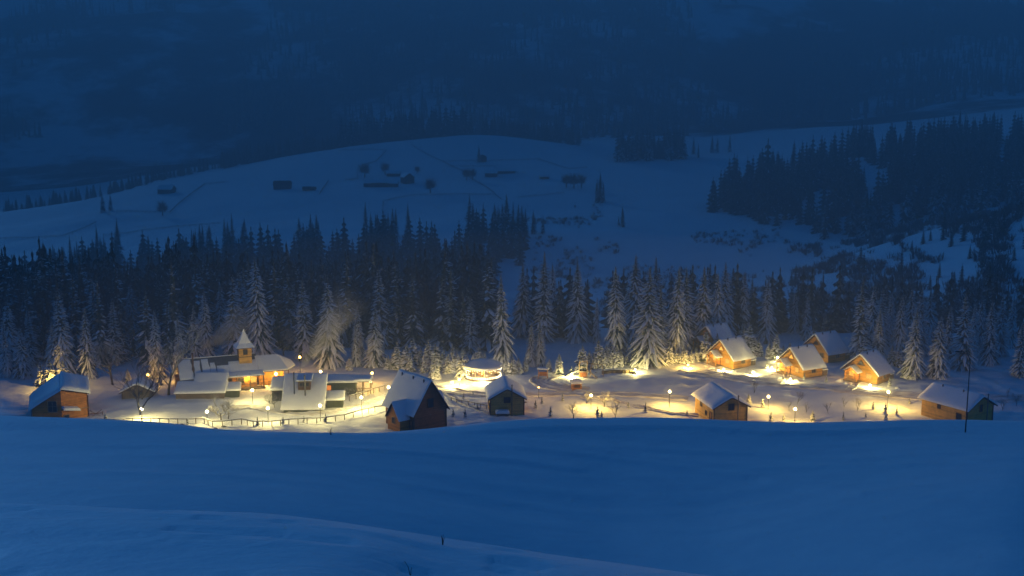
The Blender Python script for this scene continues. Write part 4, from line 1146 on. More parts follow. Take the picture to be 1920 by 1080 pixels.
# ------------------------------------------------------------------ fences
def fence(pxs, label, step=1.55, hgt=1.0, mat='trim', rails=(0.92,), snow=True, name='rail_fence', d0=176, psize=0.11):
    P = [Vector(gp(a, b_, d0)) for a, b_ in pxs]
    o = thing(name, label, 'fence', P[0])
    post = MB().box((0, 0, hgt / 2 - 0.2), (psize, psize, hgt + 0.4)).mesh('post', [mat])
    pos = [P[0]]
    for a, b_ in zip(P[:-1], P[1:]):
        ln = (b_ - a).length; n = max(1, round(ln / step))
        for k in range(1, n + 1):
            q = a.lerp(b_, k / n); q.z = zf(q.x, q.y); pos.append(q)
    for q in pos: obj('post', post, o, q - P[0])
    for a, b_ in zip(pos[:-1], pos[1:]):
        for rz_ in rails:
            p0, p1 = a - P[0] + Vector((0, 0, rz_)), b_ - P[0] + Vector((0, 0, rz_))
            r_ = MB().beam(p0, p1, psize * 0.8, psize * 0.9).build('rail', mat, o)
            if snow: MB().tube([p0 + Vector((0, 0, .08)), p1 + Vector((0, 0, .08))], 0.055, 5).build('snow', 'snow', r_)
    return o
fence([(180, 797), (232, 796), (300, 795), (384, 795), (399, 801), (453, 796), (475, 801), (510, 801), (542, 797), (576, 794), (612, 793), (646, 788), (679, 778), (703, 773), (727, 770)],
      'long wooden rail fence curving along the lower edge of the lit yard')
fence([(655, 752), (680, 745), (700, 738), (722, 732)], 'short rail fence climbing past the lamps right of the green shed')
fence([(846, 752), (866, 757), (890, 762), (912, 766)], 'low rail fence between the steep brown cabin and the small tan cabin', rails=(0.6,), hgt=0.7)

# ------------------------------------------------------------------ packed road and ski-doo tracks
def strip(name, pxs, width, ruts, depth=0.10, d0=176, step=0.45):
    P = [Vector(gp(a, b_, d0)) for a, b_ in pxs]
    cen = []
    for i in range(len(P) - 1):
        p0, p1, p2, p3 = P[max(i - 1, 0)], P[i], P[i + 1], P[min(i + 2, len(P) - 1)]
        n = max(2, int((p2 - p1).length / step))
        for k in range(n):
            t = k / n
            cen.append(0.5 * ((2 * p1) + (p2 - p0) * t + (2 * p0 - 5 * p1 + 4 * p2 - p3) * t * t + (3 * p1 - p0 - 3 * p2 + p3) * t ** 3))
    cen.append(P[-1])
    off = np.linspace(-width / 2, width / 2, 25)
    V = []
    for i, c in enumerate(cen):
        d = (cen[min(i + 1, len(cen) - 1)] - cen[max(i - 1, 0)]); nrm = Vector((-d.y, d.x, 0)).normalized()
        q = np.array([[c.x + nrm.x * a, c.y + nrm.y * a] for a in off])
        z = zfun(q[:, 0], q[:, 1])
        e = np.clip(1 - np.abs(off) / (width / 2), 0, 1)
        wob = 0.18 * math.sin(i * 0.21)
        h = 0.05 + 0.05 * vnoise(q[:, 0] * 1.7, q[:, 1] * 1.7, 3)
        for r_ in ruts: h = h - depth * np.exp(-((off - r_ - wob) / 0.22) ** 2) + 0.5 * depth * np.exp(-((np.abs(off - r_ - wob) - 0.45) / 0.2) ** 2)
        h = np.maximum(h, 0.015) + 0.30 * np.exp(-((e - 0.13) / 0.09) ** 2) * (0.55 + vnoise(q[:, 0] * 0.9, q[:, 1] * 0.9, 6)); h = np.where(e < 0.03, -0.12, h)
        V += [(a, b_, c_) for (a, b_), c_ in zip(q, z + h)]
    n, m_ = len(cen), len(off)
    idx = np.arange(n * m_).reshape(n, m_)
    f = np.stack([idx[:-1, :-1], idx[:-1, 1:], idx[1:, 1:], idx[1:, :-1]], -1).reshape(-1, 4)[:, ::-1]
    return kind(obj(name, npmesh(name, V, f, ['packed_snow'], None, True)), 'structure')
m, nt, b = nmat('packed_snow')
co = objco(nt)
mp = N(nt, 'ShaderNodeMapping'); mp.inputs['Scale'].default_value = (0.4, 1.6, 1.0); L(nt, co, mp.inputs[0])
L(nt, ramp(nt, noise(nt, mp.outputs[0], 0.9, 5, 0.65), [(0.35, (0.52, 0.46, 0.40)), (0.6, (0.80, 0.80, 0.81))]), b.inputs['Base Color'])
b.inputs['Roughness'].default_value = 0.7; bump(nt, noise(nt, co, 3.0, 4), b, 0.5, 0.1)
strip('road', [(1275, 694), (1330, 703), (1400, 712), (1480, 721), (1560, 728), (1640, 737), (1720, 745), (1810, 748), (1960, 746)], 5.2, (-1.6, -0.7, 0.6, 1.5), 0.14)
strip('path', [(1100, 733), (1060, 730), (1028, 724), (1012, 715), (1024, 708), (1052, 704)], 4.2, (-1.4, -0.5, 0.5, 1.4), 0.16)
strip('path', [(780, 722), (850, 733), (920, 742), (1000, 741), (1080, 739), (1170, 742), (1290, 748)], 3.2, (-0.9, 0.9), 0.08)
strip('path', [(430, 768), (470, 764), (510, 772), (560, 778), (620, 774), (670, 762), (730, 742)], 2.0, (-0.3, 0.4), 0.10)

strip('path', [(1365, 706), (1350, 699), (1342, 692)], 1.6, (-0.3, 0.35), 0.12)
strip('path', [(1470, 722), (1478, 713), (1476, 704)], 1.6, (-0.3, 0.35), 0.12)
strip('path', [(1590, 733), (1600, 725), (1603, 719)], 1.6, (-0.3, 0.35), 0.12)
strip('path', [(1090, 745), (1150, 752), (1240, 772), (1310, 780)], 1.2, (-0.2, 0.25), 0.12)
strip('path', [(840, 738), (860, 752), (900, 770), (920, 776)], 1.2, (-0.2, 0.25), 0.12)

# ------------------------------------------------------------------ the tall spruces round the village
LAND = [(-60, 75, 'the left edge'), (75, 215, 'the orange cabin'), (215, 345, 'the low hut'), (345, 500, 'the long hall'), (500, 600, 'the big hut'),
        (600, 725, 'the flat green shed'), (725, 850, 'the steep brown cabin'), (850, 960, 'the carousel'), (960, 1060, 'the swing seat'), (1060, 1160, 'the playground'),
        (1160, 1250, 'the grass bank'), (1250, 1310, 'the golden flood lamp'), (1310, 1420, 'the two left chalets'), (1420, 1480, 'the lone lit spruce'), (1480, 1590, 'the two middle chalets'),
        (1590, 1690, 'the rightmost chalet'), (1690, 1790, 'the open right snowfield'), (1790, 2100, 'the black street lamp')]
def land(px):
    for a, b_, t in LAND:
        if a <= px < b_: return t
    return 'the village'
def tall(px, top, D=None, widen=1.0, pi=None, lit=False):
    D = D or 264 + rng.uniform(0, 12)
    D -= 8 if 1290 < px < 1600 else 30 if px > 1690 or px < 345 else 20 if D > 258 else max(0, D - 238)
    D = max(D, 228)
    x, y, z = pd(px, D)
    h = (zr(D, top) - z) * 1.01
    p = TALL[rng.randrange(7) if pi is None else pi]
    size = 'towering' if h > 22 else 'tall' if h > 15 else 'mid-sized' if h > 9 else 'young'
    look = 'snow-laden spruce lit from below' if lit else 'snow-laden spruce'
    return spruce(p, (x, y, z - 0.1), h, 'spruce_tree', f'{size} {look} behind {land(px)}', 'tall snowy spruces round the village', px, min(widen * rng.uniform(0.82, 1.2), 1.08))
for t in [(20, 560), (60, 575), (104, 600, 232, 1.0), (120, 548, 250), (166, 572, 248), (180, 520), (215, 560), (296, 580, 258), (337, 592, 246), (369, 567, 258), (389, 544, 262), (417, 530), (440, 514, 262), (456, 506, 266), (488, 479, 264, 1.1),
          (515, 560, 282), (552, 530, 276), (572, 522, 264), (617, 524, 258, 1.1), (640, 556, 274), (672, 570, 262), (685, 511, 290), (715, 498, 272, 1.15), (669, 605, 240, 1.0, None, True), (704, 573, 242, 1.1, None, True),
          (830, 550, 280), (883, 553, 268), (942, 511, 244, 1.05, None, True), (979, 489, 286), (1021, 467, 280, 1.1), (1036, 490, 288), (1080, 486, 280, 1.1), (1118, 555, 278, 0.7), (1154, 496, 264), (1189, 475, 278), (1215, 500, 258, 1.1, None, True), (1228, 480, 284),
          (1237, 530, 262), (1267, 497, 266), (1283, 500, 272), (1317, 497, 262, 1.1), (1328, 492, 280), (1344, 508, 266), (1357, 489, 272), (1372, 500, 284), (1393, 505, 274), (996, 600, 250), (1013, 594, 252), (1436, 519, 268, 1.0),
          (1490, 541, 276), (1511, 552, 268), (1522, 536, 286), (1546, 580, 280), (1570, 563, 284), (1611, 522, 262, 1.2), (1634, 533, 270), (1652, 539, 274), (1646, 576, 252), (1669, 547, 280), (1684, 553, 264), (1703, 539, 284), (1722, 539, 276), (1740, 539, 288),
          (1713, 578, 258), (1758, 589, 254), (1775, 569, 270), (1805, 550, 264, 1.1), (1824, 564, 274), (1838, 558, 280), (1855, 561, 268), (1872, 551, 276), (1894, 556, 284), (1912, 600, 256, 1.1), (1935, 570, 268), (1406, 520, 282), (1457, 560, 290), (1590, 590, 292), (785, 560, 292), (740, 545, 290), (800, 540, 296), (860, 530, 300), (905, 540, 298), (250, 530, 290), (330, 525, 292), (15, 600, 245), (45, 610, 242)]:
    tall(*t)

# young spruces heavy with snow
def young(px, top, base=None, D=None, widen=1.0, where=None, proto=None):
    if D: x, y, z = pd(px, D)
    else: x, y, z = gp(px, base)
    h = max(0.7, zr(y, top) - z)
    pr = proto or (SMALL if h > 2.0 else TINY)
    w_ = where or f'by {land(px)}'
    lab = ('young snow-bowed spruce ' if h > 4.2 else 'small rounded snowy spruce ' if h > 2.0 else 'tiny snow-capped spruce ') + w_
    return spruce(pr[rng.randrange(len(pr))], (x, y, z - 0.05), h, 'young_spruce', lab, 'young snowy spruces', px, widen)
extra = [(738, 655, 690), (755, 652, 687), (770, 660, 697), (790, 648, 688), (797, 664, 699), (809, 652, 686), (826, 645, 687), (841, 660, 699), (857, 655, 690), (876, 664, 690), (888, 660, 688), (908, 655, 686), (950, 672, 700), (985, 668, 696), (1106, 655, 688), (1113, 662, 692), (1130, 655, 691), (1142, 656, 690), (1164, 655, 687),
         (1186, 660, 684), (1208, 652, 683), (1240, 655, 682), (1266, 652, 681), (1273, 660, 682), (1296, 655, 680), (1305, 650, 678), (1412, 625, 668), (1422, 632, 668), (1443, 640, 672), (1468, 645, 670), (655, 668, 694), (728, 664, 692)]
for px, top, base in extra + [(745, 639, 692), (763, 642, 694), (776, 630, 688), (803, 633, 690), (817, 639, 694), (833, 650, 693), (815, 667, 709), (849, 647, 695), (868, 651, 709), (897, 643, 684), (919, 667, 688), (935, 672, 690),
                      (960, 660, 702), (972, 668, 700), (1030, 672, 698), (1049, 662, 701), (1092, 645, 695), (1071, 686, 704), (1122, 635, 689), (1136, 644, 688), (1147, 644, 687), (1156, 646, 687), (1175, 661, 684), (1197, 646, 683), (1229, 647, 684),
                      (1253, 632, 681), (1283, 646, 680), (1322, 618, 677), (1344, 622, 668), (1392, 611, 668), (1405, 605, 668), (1455, 622, 674), (1525, 612, 662), (1619, 627, 690), (1640, 640, 684), (1672, 645, 684), (1685, 650, 688), (1480, 640, 668), (1500, 650, 668), (78, 675, 724), (95, 668, 726), (120, 672, 722), (240, 690, 715), (300, 700, 722), (1700, 655, 690), (1215, 664, 684)]:
    young(px, top, base)
for px, top, base, w_ in [(1004, 748, 766, 'right of the small tan cabin'), (1016, 742, 757, 'beside the dim orange lamp'), (1055, 735, 752, 'below the wooden booth'), (1032, 760, 781, 'at the brow left of the fruit tree'), (1120, 760, 782, 'below the lamp among the fruit trees'), (1128, 768, 785, 'below the lamp among the fruit trees'),
                          (1178, 751, 766, 'on the lit snowfield'), (1210, 752, 773, 'on the lit snowfield'), (1288, 767, 780, 'left of the square tan cabin'), (1403, 737, 760, 'behind the square tan cabin'), (1430, 746, 766, 'beside the golden lamp'),
                          (1445, 770, 792, 'at the brow right of the square cabin'), (1469, 774, 792, 'at the brow right of the square cabin'), (1523, 768, 792, 'at the brow right of the square cabin'), (1581, 770, 788, 'at the brow left of the lit mound'), (1637, 752, 768, 'on the lit mound'), (1661, 768, 788, 'on the lit mound'), (1660, 754, 772, 'on the lit mound'),
                          (1681, 762, 777, 'on the lit mound'), (1623, 772, 783, 'on the lit mound'), (1705, 744, 757, 'on the lit mound'), (1410, 692, 703, 'in front of the lower left chalet'), (1508, 698, 712, 'at the front corner of the middle chalet'), (1549, 704, 717, 'between the middle and rightmost chalets'), (1668, 706, 724, 'at the right corner of the rightmost chalet'),
                          (1438, 674, 692, 'left of the middle chalet'), (1698, 694, 708, 'right of the rightmost chalet'), (872, 764, 783, 'between the steep and small cabins'), (895, 754, 768, 'between the steep and small cabins'), (869, 735, 747, 'below the path lamps'), (887, 732, 741, 'below the path lamps'), (483, 779, 799, 'behind the long rail fence'),
                          (531, 779, 797, 'behind the long rail fence'), (570, 778, 793, 'behind the long rail fence'), (610, 772, 792, 'behind the long rail fence'), (198, 774, 796, 'beside the orange cabin'), (352, 783, 797, 'behind the long rail fence'), (1755, 748, 760, 'left of the rightmost tan cabin'), (850, 765, 782, 'right of the steep brown cabin')]:
    young(px, top, base, where=w_)

# bare trees, orchard and shrubs
def bt(proto, px, base, h, label, name='bare_tree', D=None, cat='tree'):
    loc = pd(px, D) if D else gp(px, base)
    return bare_tree(proto, loc, h, name, label, 'leafless trees of the village', px, cat)
o = bt(BARE[0], 260, 800, 15.0, 'dark bare tree rising in front of the pale lamp by the orange cabin')
o.children[1].data = BARE[0].crown.copy(); o.children[1].data.materials[0] = MATS['bark']
bt(BARE[1], 316, 741, 14.0, 'frosted bare tree with wide crown left of the long hall')
bt(BARE[2], 212, 722, 12.0, 'frosted bare tree between the orange cabin and the low hut')
bt(BARE[2], 532, 0, 8.5, 'frosted bare tree behind the big hut', D=246)
bt(BARE[0], 1800, 0, 7.5, 'frosted bare tree at the wood edge left of the black street lamp', D=246)
bt(BARE[1], 1862, 0, 7.0, 'frosted bare tree at the wood edge right of the black street lamp', D=244)
bt(BARE[2], 1690, 0, 6.5, 'frosted bare tree right of the rightmost chalet', D=244)
bt(ORCH[0], 415, 788, 4.6, 'wide frosted bush beside the fence bend', 'frosted_bush', cat='bush')
bt(ORCH[1], 428, 786, 3.8, 'smaller frosted bush right of the wide one at the fence bend', 'frosted_bush', cat='bush')
bt(ORCH[2], 514, 765, 3.0, 'frosted bush at the left corner of the big hut', 'frosted_bush', cat='bush')
bt(ORCH[0], 505, 757, 2.4, 'low frosted bush beside the porch yard', 'frosted_bush', cat='bush')
for px, py in ((652, 743), (662, 741), (672, 739), (645, 747)): bt(ORCH[px % 3], px, py, 1.9, 'frosted shrub below the carport', 'frosted_bush', cat='bush')
bt(ORCH[1], 1075, 786, 3.2, 'low spreading fruit tree loaded with snow at the brow', 'fruit_tree')
bt(ORCH[2], 1132, 763, 3.6, 'leaning fruit tree loaded with snow right of the golden lamp', 'fruit_tree')
bt(WISP[0], 1154, 785, 4.0, 'slim bare fruit tree standing alone at the brow', 'fruit_tree')
bt(ORCH[0], 1100, 757, 2.2, 'small snowy fruit tree left of the golden lamp', 'fruit_tree')
for px, py, h in ((1414, 738, 3.2), (1495, 757, 2.8), (1512, 774, 2.2), (1553, 776, 2.2), (1608, 770, 3.0), (1582, 765, 2.2), (1480, 770, 2.0)): bt(WISP[px % 2], px, py, h, 'thin bare sapling below the road', 'bare_sapling')
bt(ORCH[1], 1720, 716, 2.6, 'round frosted shrub right of the rightmost chalet', 'frosted_bush', cat='bush')
for px, py, h in ((1880, 770, 2.6), (1905, 762, 2.8), (1890, 745, 2.2)): bt(WISP[px % 2], px, py, h, 'bare shrub at the right edge', 'bare_sapling', cat='shrub')
for px in range(140, 350, 19): bt(DULL[px % 3], px + rng.uniform(-6, 6), 0, rng.uniform(12, 16), 'tall dull bare tree behind the low hut', 'tall_bare_tree', D=rng.uniform(236, 270))
for px in range(752, 905, 19): bt(DULL[px % 3], px + rng.uniform(-6, 6), 0, rng.uniform(12, 16), 'tall dull bare tree left of the carousel', 'tall_bare_tree', D=rng.uniform(250, 280))
for px in (12, 60, 88): bt(DULL[px % 3], px, 0, 17, 'tall dull bare tree at the left edge', 'tall_bare_tree', D=240)

# snow-buried shrubs and rocks
def lump_mesh(seed, n=10):
    r = random.Random(seed); mb = MB(); V = []
    for i in range(7):
        th = math.pi * 0.5 * i / 6
        for k in range(n):
            a = 6.283 * k / n; q = 1 + 0.5 * float(vnoise(math.cos(a) * 1.5 + seed, math.sin(a) * 1.5 + i * 0.7, seed))
            V.append((math.sin(th) * math.cos(a) * q, math.sin(th) * math.sin(a) * q, math.cos(th) * q * 0.7 - 0.15))
    f = [(i * n + k, (i + 1) * n + k, (i + 1) * n + (k + 1) % n, i * n + (k + 1) % n) for i in range(6) for k in range(n)]
    return MB().add(V, f)
def mound(px, py, s, label, name='snowy_shrub', mat='snow', cat='shrub', d0=176):
    x, y, z = gp(px, py, d0)
    o = lump_mesh(int(px)).build(name, mat, None, (x, y, z), rng.uniform(0, 6), True)
    o.scale = (s * rng.uniform(0.9, 1.4), s, s * 0.85)
    tag(o, label, cat, 'buried shrubs and rocks'); PENDING.append((o, label, px))
for px, py, s in ((1335, 692, .6), (1345, 696, .7), (1374, 697, .5), (1325, 688, .5)): mound(px, py, s, 'snow-buried shrub before the lower left chalet')
for px, py, s in ((1462, 709, .7), (1470, 714, .6), (1492, 716, .7), (1500, 718, .5), (1452, 700, .6), (1445, 703, .5)): mound(px, py, s, 'snow-buried shrub before the middle chalet')
for px, py, s in ((1572, 715, .7), (1583, 720, .6), (1596, 724, .5), (1683, 728, .4)): mound(px, py, s, 'snow-buried shrub before the rightmost chalet')
for px, py, s in ((404, 804, .35), (420, 801, .4), (341, 797, .3), (453, 810, .25), (435, 808, .25), (291, 796, .2)): mound(px, py, s, 'small dark rock below the rail fence', 'rock', 'slate', 'rock')
mound(1850, 745, .5, 'snow heap behind the rightmost tan cabin', 'snow_heap', 'snow', 'heap')
# withered stalks poking through the snow
def twig(px, py, h, label, d0, n=5, spread=0.5):
    x, y, z = gp(px, py, d0); r = random.Random(int(px)); mb = MB()
    for k in range(n):
        a = r.uniform(0, 6.28); t = r.uniform(0.1, spread); hh = h * r.uniform(0.5, 1)
        mb.tube([(0, 0, -0.1), (t * .4 * hh * math.cos(a), t * .4 * hh * math.sin(a), hh * .6), (t * hh * math.cos(a), t * hh * math.sin(a), hh)], [0.012, 0.009, 0.004], 4)
    tag(mb.build('withered_stalk', 'bark', None, (x, y, z)), label, 'plant', 'withered stalks in the snow')
twig(830, 1022, 0.42, 'withered stalk near the edge of the near snowbank', 20)
twig(770, 1080, 0.5, 'bent stalk at the bottom edge of the near snowbank', 18, 2, 0.8)
twig(620, 815, 1.1, 'tuft of dark stalks at the brow below the big hut', 120, 14, 1.0)

# ------------------------------------------------------------------ the wooded hillsides
G = random.Random(31)
left = []
while len(left) < 1500:
    D = math.sqrt(G.uniform(262 ** 2, 655 ** 2)) if len(left) % 3 else G.uniform(236, 330); px = G.uniform(-60, 985)
    if D < (238 if px < 345 else 252 if px < 730 else 249): continue
    if px > 930 and D < 560: continue
    if D > 590 and vnoise(px / 34.0, 0.3, 5) < -0.12: continue
    if D > 470 and px < 70 and G.random() < 0.6: continue
    left.append((px, D, G.uniform(9, 21) * (1.12 if vnoise(px / 50, D / 60, 9) > 0.1 else 0.95)))
right = []
while len(right) < 900:
    px = G.uniform(1335, 1990); D = G.uniform(620, 935)
    lo = np.interp(px, [1335, 1480, 1600, 1700, 1950], [735, 690, 640, 620, 620]); hi = np.interp(px, [1335, 1440, 1500, 1600, 1750, 1990], [800, 880, 870, 900, 930, 935])
    if D < lo + 40 * vnoise(px / 22, 1.5, 12) or D > hi + 90 * vnoise(px / 30, 4.5, 13): continue
    if vnoise(px / 40, D / 45, 15) < -0.27: continue
    right.append((px, D, G.uniform(11, 25)))
right += [(1437, 800, 36), (1428, 795, 28), (1447, 800, 27), (1385, 760, 26), (1372, 755, 22), (1395, 762, 22), (1522, 850, 27)]
mid = [(1125, 800, 21), (1119, 802, 17), (1131, 803, 14), (1167, 700, 13), (1160, 705, 6), (950, 610, 27), (962, 612, 24), (944, 600, 20), (972, 640, 19), (985, 650, 16), (1000, 660, 14), (1018, 660, 11), (1300, 1080, 16), (1335, 1085, 17), (1345, 1088, 14), (1368, 1090, 19), (1309, 1020, 13),
       (193, 835, 14), (208, 840, 12), (898, 985, 15)]
clump = [(G.uniform(1158, 1282), G.uniform(985, 1060), G.uniform(15, 26)) for _ in range(90)]
clump.sort(key=lambda t: t[1]); mid += clump[:26]
def forest_things(lst, label, group, name='forest_spruce'):
    for px, D, h in lst:
        x, y, z = pd(px, D); p = DARK[G.randrange(4)]; s = h / p.h
        o = thing(name, label, 'tree', (x, y, z - 0.3), G.uniform(0, 6.28), group, s)
        obj('trunk', p.trunk, o); c = obj('crown', p.crown, o); kind(obj('snow', p.snow, c), 'stuff')
left.sort(key=lambda t: t[1])
far_l = [t for t in left if t[1] > 560]; near_l = [t for t in left if t[1] < 345]
ind_l = (far_l[-70:] + near_l[:110]); rest_l = [t for t in left if t not in set(ind_l)]
band = [(px, G.uniform(264, 315), G.uniform(11, 17)) for px in [G.uniform(985, 1960) for _ in range(115)]]
right.sort(key=lambda t: t[1])
ind_r = right[:60] + right[-14:]; rest_r = [t for t in right if t not in set(ind_r)]
forest_things(far_l[-70:], 'dark spruce on the upper rim of the forest below the farm hill', 'spruces on the upper rim of the forest')
forest_things(near_l[:110], 'dark spruce deep in the shade behind the first row of village trees', 'spruces behind the first row')
forest_things(ind_r, 'dark spruce at the edge of the forest on the right hillside', 'spruces edging the right hillside forest')
forest_things(mid, 'dark spruce standing in a clump on the snowy hillside', 'spruces on the open hillside')
def to_pts(lst, w=1.0):
    px, D, h = (np.array(a, float) for a in zip(*lst))
    x = (px - 960) / F * D
    for _ in range(3):
        z = zfun(x, D); v = -np.tan(np.arctan2(CAMZ - z, D) - PITCH)
        x = (px - 960) / F * D / (cp + v * sp_)
    z = zfun(x, D)
    return [(x[i], D[i], z[i] - 0.4, h[i], w * G.uniform(0.85, 1.25)) for i in range(len(x))]
wood_mass('forest', to_pts(rest_l, 1.3), LOW, ['far_dusted_needles', 'snow'])
wood_mass('forest', to_pts(clump[26:], 1.2), LOW, ['far_dusted_needles', 'snow'])
wood_mass('forest', to_pts(band, 1.15), LOW, ['far_dusted_needles', 'snow'])
wood_mass('forest', to_pts(rest_r, 1.1), LOW, ['far_dusted_needles', 'snow'])
crest = [(px := G.uniform(415, 885), G.uniform(1125, 1230), G.uniform(13, 24) * (0.75 if px < 640 else 1.35)) for _ in range(300)] + [(G.uniform(905, 1090), G.uniform(1130, 1200), G.uniform(13, 21)) for _ in range(90)] \
      + [(px, np.interp(px, [0, 300, 420], [930, 1030, 1110]) + G.uniform(0, 60), G.uniform(6, 14)) for px in [G.uniform(-40, 430) for _ in range(160)]]
wood_mass('forest', to_pts(crest, 1.2), LOW, ['far_dusted_needles', 'snow'])
# far slopes: woods and clearings
n = 26000
U_ = np.array([G.uniform(-0.47, 0.47) for _ in range(n)]); D_ = np.sqrt(np.array([G.uniform(1300 ** 2, 2280 ** 2) for _ in range(n)]))
X_ = U_ * D_
msk = fbm(X_ / 260 + 5, D_ / 330, 141, 3) + 0.10 > 0.0
X_, D_ = X_[msk][:5000], D_[msk][:5000]
Z_ = zfun(X_, D_)
wood_mass('forest', [(X_[i], D_[i], Z_[i] - 0.5, G.uniform(14, 26), 1.5) for i in range(len(X_))], VLOW, ['far_dusted_needles', 'snow'])

# leafless scrub on the cleared slopes
def bush_proto(seed, n=9):
    r = random.Random(seed); v = []; f = []
    for k in range(n):
        a = r.uniform(0, 6.28); t = r.uniform(0.1, 0.6); h = r.uniform(0.5, 1.0); w = 0.055; o_ = len(v)
        bx, by = 0.15 * math.cos(a), 0.15 * math.sin(a)
        v += [(bx - w * math.sin(a), by + w * math.cos(a), -0.05), (bx + w * math.sin(a), by - w * math.cos(a), -0.05), (bx + t * math.cos(a), by + t * math.sin(a), h)]
        f.append((o_, o_ + 1, o_ + 2))
        v += [(bx + .3 * t * math.cos(a), by + .3 * t * math.sin(a), .4 * h), (bx + .4 * t * math.cos(a) + .06, by + .4 * t * math.sin(a), .42 * h), (bx + t * math.cos(a + 1.2), by + t * math.sin(a + 1.2), .85 * h)]
        f.append((o_ + 3, o_ + 4, o_ + 5))
    return np.array(v), np.array(f), np.zeros(len(f), int)
BUSH = [bush_proto(700 + i) for i in range(5)]
scrub = []
while len(scrub) < 4200:
    px = G.uniform(960, 1990) if len(scrub) % 3 else G.uniform(1500, 1990); D = G.uniform(400, 790) if px < 1480 else G.uniform(300, 640)
    k = vnoise(px / 60, D / 45, 77) + 0.5 * vnoise(px / 17, D / 14, 78)
    if k < (0.08 if px < 1480 else -0.12): continue
    if 1130 < px < 1420 and D > 690: continue
    scrub.append((px, D, G.uniform(1.2, 3.6) * (1.3 if px > 1480 else 1)))
wood_mass('scrub', to_pts(scrub, 1.0), BUSH, ['far_bark'])
sp2 = [(G.uniform(1470, 1990), G.uniform(330, 500), G.uniform(4, 10)) for _ in range(70)]
wood_mass('scrub', to_pts(sp2, 1.1), LOW, ['far_dusted_needles', 'snow'])

# ------------------------------------------------------------------ the farmsteads on the hill
def at(px, py): return gp(px, py, 640, 1300)
def barn(px, py, w, d, h, rz, label, name='barn', roofm='roof_snow'):
    x, y, z = at(px, py)
    o = thing(name, label, 'barn' if name == 'barn' else 'house', (x, y, z), math.radians(rz), 'farm buildings on the hill')
    ap = h; sl = 0.7
    gable_walls(d, w, ap - sl * d / 2, sl, below=1.5).build('wall', 'hill_wood', o)
    rf = roof_slabs(d, w, ap, sl, 0.4, 0.4, 0.3).build('roof', 'hill_wood', o)
    gable_snow(d, w, ap, sl, 0.35, 0.4, 0.4, 0.3, seed=int(px)).build('snow', 'roof_snow' if roofm == 'roof_snow' else roofm, rf, smooth_=True)
    door(o, (0, -w / 2, 0.0), 0, 1.6, 2.2)
    return o
barn(530, 354, 12, 6, 5.4, 88, 'dark barn alone on the left shoulder of the farm hill', roofm='hill_wood')
barn(313, 362, 11, 8, 5.8, 80, 'snow-roofed barn at the left crest of the farm hill')
barn(693, 350, 8, 5, 4.4, 90, 'low farm shed left of the farmhouse row'); barn(712, 350, 12, 5.5, 5.0, 91, 'long farm building in the farmhouse row'); barn(736, 350, 8, 5, 4.2, 88, 'low farm shed right end of the farmhouse row')
barn(764, 343, 8, 8, 7.2, 25, 'farmhouse with dark gable right of the farmhouse row', 'farmhouse'); barn(738, 330, 10, 5, 3.8, 88, 'small shed behind the farmhouse row')
barn(921, 331, 9, 5, 4.4, 86, 'farm shed at the corner of the right paddock'); barn(945, 325, 17, 4, 3.2, 91, 'long low stable along the right paddock'); barn(1021, 335, 7, 4, 3.0, 88, 'tiny hut right of the paddock'); barn(905, 303, 5, 5, 5.0, 20, 'tiny hay hut on the upper farm hill', roofm='hill_wood')
barn(580, 357, 9, 3, 2.2, 88, 'low hay rack right of the lone dark barn', roofm='hill_wood')
def hill_fence(pts, label):
    P = [Vector(at(a, b_)) for a, b_ in pts]; mb = MB(); o0 = P[0]
    last = None
    for a, b_ in zip(P[:-1], P[1:]):
        n = max(1, int((b_ - a).length / 4.0))
        for k in range(n + 1):
            q = a.lerp(b_, k / n); q.z = zf(q.x, q.y); q = q - o0
            mb.box((q.x, q.y, q.z + 0.5), (0.2, 0.2, 1.6))
            if last is not None and (q - last).length > 0.5:
                for hh in (0.55, 1.15): mb.beam(last + Vector((0, 0, hh)), q + Vector((0, 0, hh)), 0.12, 0.14)
            last = q
    tag(mb.build('pasture_fence', 'hill_wood', None, o0), label, 'fence', 'pasture fences on the farm hill')
for pts, lab in [([(638, 283), (725, 283), (703, 305), (672, 312), (670, 337), (648, 339)], 'pasture fence with a sharp bend above the farmhouse row'), ([(772, 273), (803, 292), (864, 320), (903, 347), (940, 375)], 'pasture fence running diagonally down the hill'),
                 ([(832, 304), (920, 302), (1010, 300), (1068, 318), (1100, 315)], 'upper pasture fence across the right of the hill'), ([(838, 313), (929, 313), (929, 323), (971, 324)], 'paddock fence beside the long stable'),
                 ([(717, 402), (719, 379), (758, 370), (777, 367), (835, 366), (926, 366)], 'lower pasture fence along the foot of the farm hill'), ([(971, 371), (1058, 363)], 'pasture fence at the right foot of the farm hill'),
                 ([(616, 339), (599, 365)], 'short pasture fence right of the lone dark barn'), ([(218, 397), (319, 399), (384, 346), (428, 342)], 'pasture fence on the left shoulder below the crest barn'),
                 ([(0, 449), (117, 444), (180, 418)], 'pasture fence at the far left of the hill'), ([(194, 443), (239, 439), (333, 426), (411, 420)], 'pasture fence above the left forest rim')]:
    hill_fence(pts, lab)
